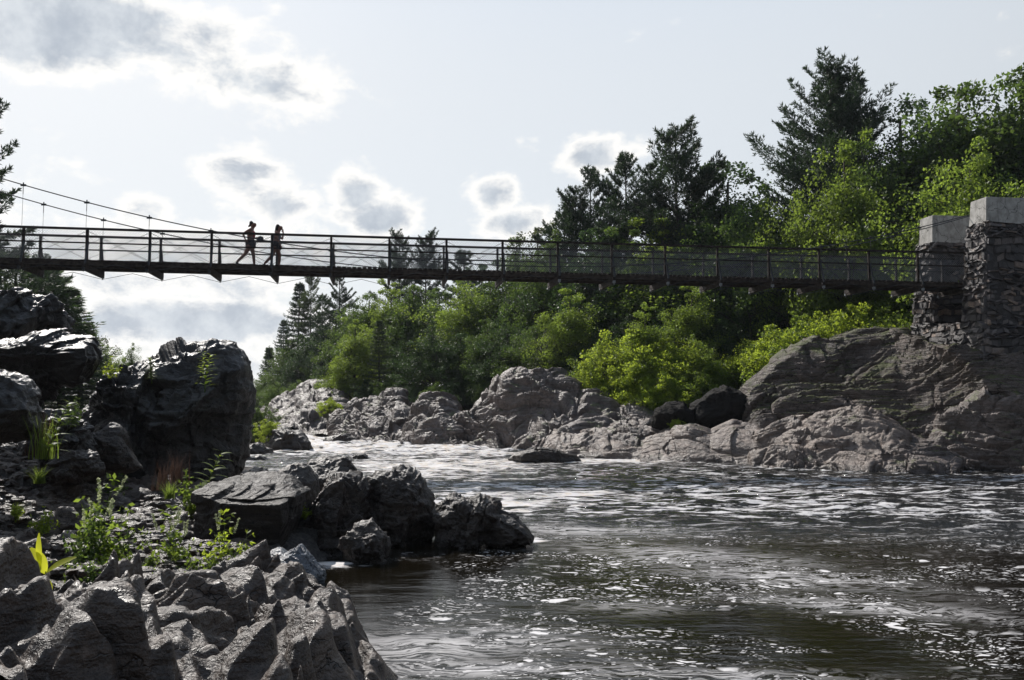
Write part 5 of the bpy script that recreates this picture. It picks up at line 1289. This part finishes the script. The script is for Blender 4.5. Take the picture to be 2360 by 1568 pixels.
sx = w.N.new('ShaderNodeSeparateXYZ'); w.set(sx.inputs[0], dirv)
az = w.math('ARCTAN2', sx.outputs[0], sx.outputs[1]); el = w.math('ARCSINE', sx.outputs[2])
cb = w.N.new('ShaderNodeCombineXYZ'); w.set(cb.inputs[0], az); w.set(cb.inputs[1], el); ae = cb.outputs[0]
nz = w.noise(w.mapping(ae, (0, 0, 0), (1, 1.5, 1), (3.1, 1.7, 0)), 11., 11, .66, .15)
nz2 = w.noise(w.mapping(ae, (0, 0, 0), (1, 2.4, 1), (7.1, 4.7, 0)), 4., 7, .6, .3)
def cblob(x, y, rx, ry, st=1.):
    d = ray(x, y); a_ = math.atan2(d[0], d[1]); e_ = math.asin(d[2]/math.sqrt(sum(q*q for q in d)))
    q = w.vm('MULTIPLY', w.vm('SUBTRACT', ae, (a_, e_, 0)), (F/rx, F/ry, 0)); l = w.vm('LENGTH', q, out='Value')
    return w.math('MULTIPLY', w.rng(l, 1.5, 0., 0., 1.), st)
tot = None
for bl_ in [(150, 45, 330, 125, 1.75), (60, 100, 200, 70, 1.3), (400, 110, 240, 110, 1.1), (600, 185, 240, 110, .85), (560, 415, 120, 85, 1.35), (640, 465, 120, 60, 1.3), (500, 380, 70, 40, .9), (815, 440, 80, 65, 1.3), (880, 500, 110, 60, 1.35), (780, 500, 90, 40, 1.0), (700, 520, 260, 50, .75), (1140, 450, 75, 60, 1.3), (1190, 520, 120, 60, 1.3), (1375, 365, 90, 60, 1.3), (1440, 350, 70, 35, .9), (330, 480, 90, 45, 1.1), (280, 520, 130, 35, .8),
            (430, 745, 460, 75, 1.4), (520, 655, 260, 60, 1.05), (230, 650, 200, 60, 1.05), (500, 850, 500, 70, 1.0), (420, 560, 500, 70, .7), (960, 310, 110, 22, .42), (2290, 40, 60, 20, .3), (640, 15, 60, 25, .6), (420, 550, 500, 60, .35), (2000, 600, 500, 60, .5), (-500, 300, 500, 150, .8)]:
    b_ = cblob(*bl_); tot = b_ if tot is None else w.math('MAXIMUM', tot, b_)
dn = w.math('ADD', w.math('MULTIPLY_ADD', tot, 1.25, -.32), w.math('MULTIPLY', w.math('SUBTRACT', nz, .5), 3.4))
dn = w.math('ADD', dn, w.math('MULTIPLY', w.math('SUBTRACT', nz2, .5), .5))
def hz_c():
    c_ = w.N.new('ShaderNodeCombineXYZ'); ca_ = w.vm('DOT_PRODUCT', dirv, tuple(sd_), out='Value'); h2 = w.rng(ca_, -.4, .8, .3, 1.0)
    for k_ in range(3): w.set(c_.inputs[k_], h2)
    return c_.outputs[0]
cover = w.rng(dn, .05, .65); thick = w.rng(dn, .55, 1.35)
ccol = w.vm('MULTIPLY', w.mix(thick, (.96, .945, .915), w.mix(w.rng(w.noise(ae, 22, 6, .6), .3, .7), (.40, .45, .52), (.66, .70, .74))), hz_c())
skyc = w.vm('MULTIPLY', sky.outputs[0], (.05, .05, .05))
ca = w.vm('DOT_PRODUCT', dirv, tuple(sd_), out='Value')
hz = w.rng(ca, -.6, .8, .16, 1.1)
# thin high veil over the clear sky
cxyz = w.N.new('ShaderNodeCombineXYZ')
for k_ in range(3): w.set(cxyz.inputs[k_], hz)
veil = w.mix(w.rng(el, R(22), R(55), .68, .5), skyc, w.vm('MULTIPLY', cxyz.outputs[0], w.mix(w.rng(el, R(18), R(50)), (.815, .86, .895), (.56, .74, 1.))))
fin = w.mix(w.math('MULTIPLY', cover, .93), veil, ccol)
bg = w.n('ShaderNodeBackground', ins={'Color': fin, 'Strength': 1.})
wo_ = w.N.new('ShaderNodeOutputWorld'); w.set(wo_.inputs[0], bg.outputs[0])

hb = MB(); hb.add(np.array([[x, y, z] for z in (-3, 62) for x, y in ((-600, -15), (600, -15), (600, 760), (-600, 760))], float), BOXF)
m = NT('haze_air'); pv = m.n('ShaderNodeVolumePrincipled', ins={'Color': (.85, .9, 1.), 'Density': .00014, 'Anisotropy': .3})
ho = m.N.new('ShaderNodeOutputMaterial'); m.t.links.new(pv.outputs[0], ho.inputs['Volume'])
tag(hb.build('haze', m.m), 'thin pale summer haze in the air over the river', 'haze', kind='stuff')
S.view_settings.view_transform = 'Standard'; S.view_settings.look = 'None'; S.view_settings.exposure = .15; S.view_settings.gamma = 1
S.cycles.max_bounces = 6; S.cycles.diffuse_bounces = 3; S.cycles.glossy_bounces = 3; S.cycles.transmission_bounces = 4
S.cycles.use_denoising = True
S.cycles.sample_clamp_indirect = 6
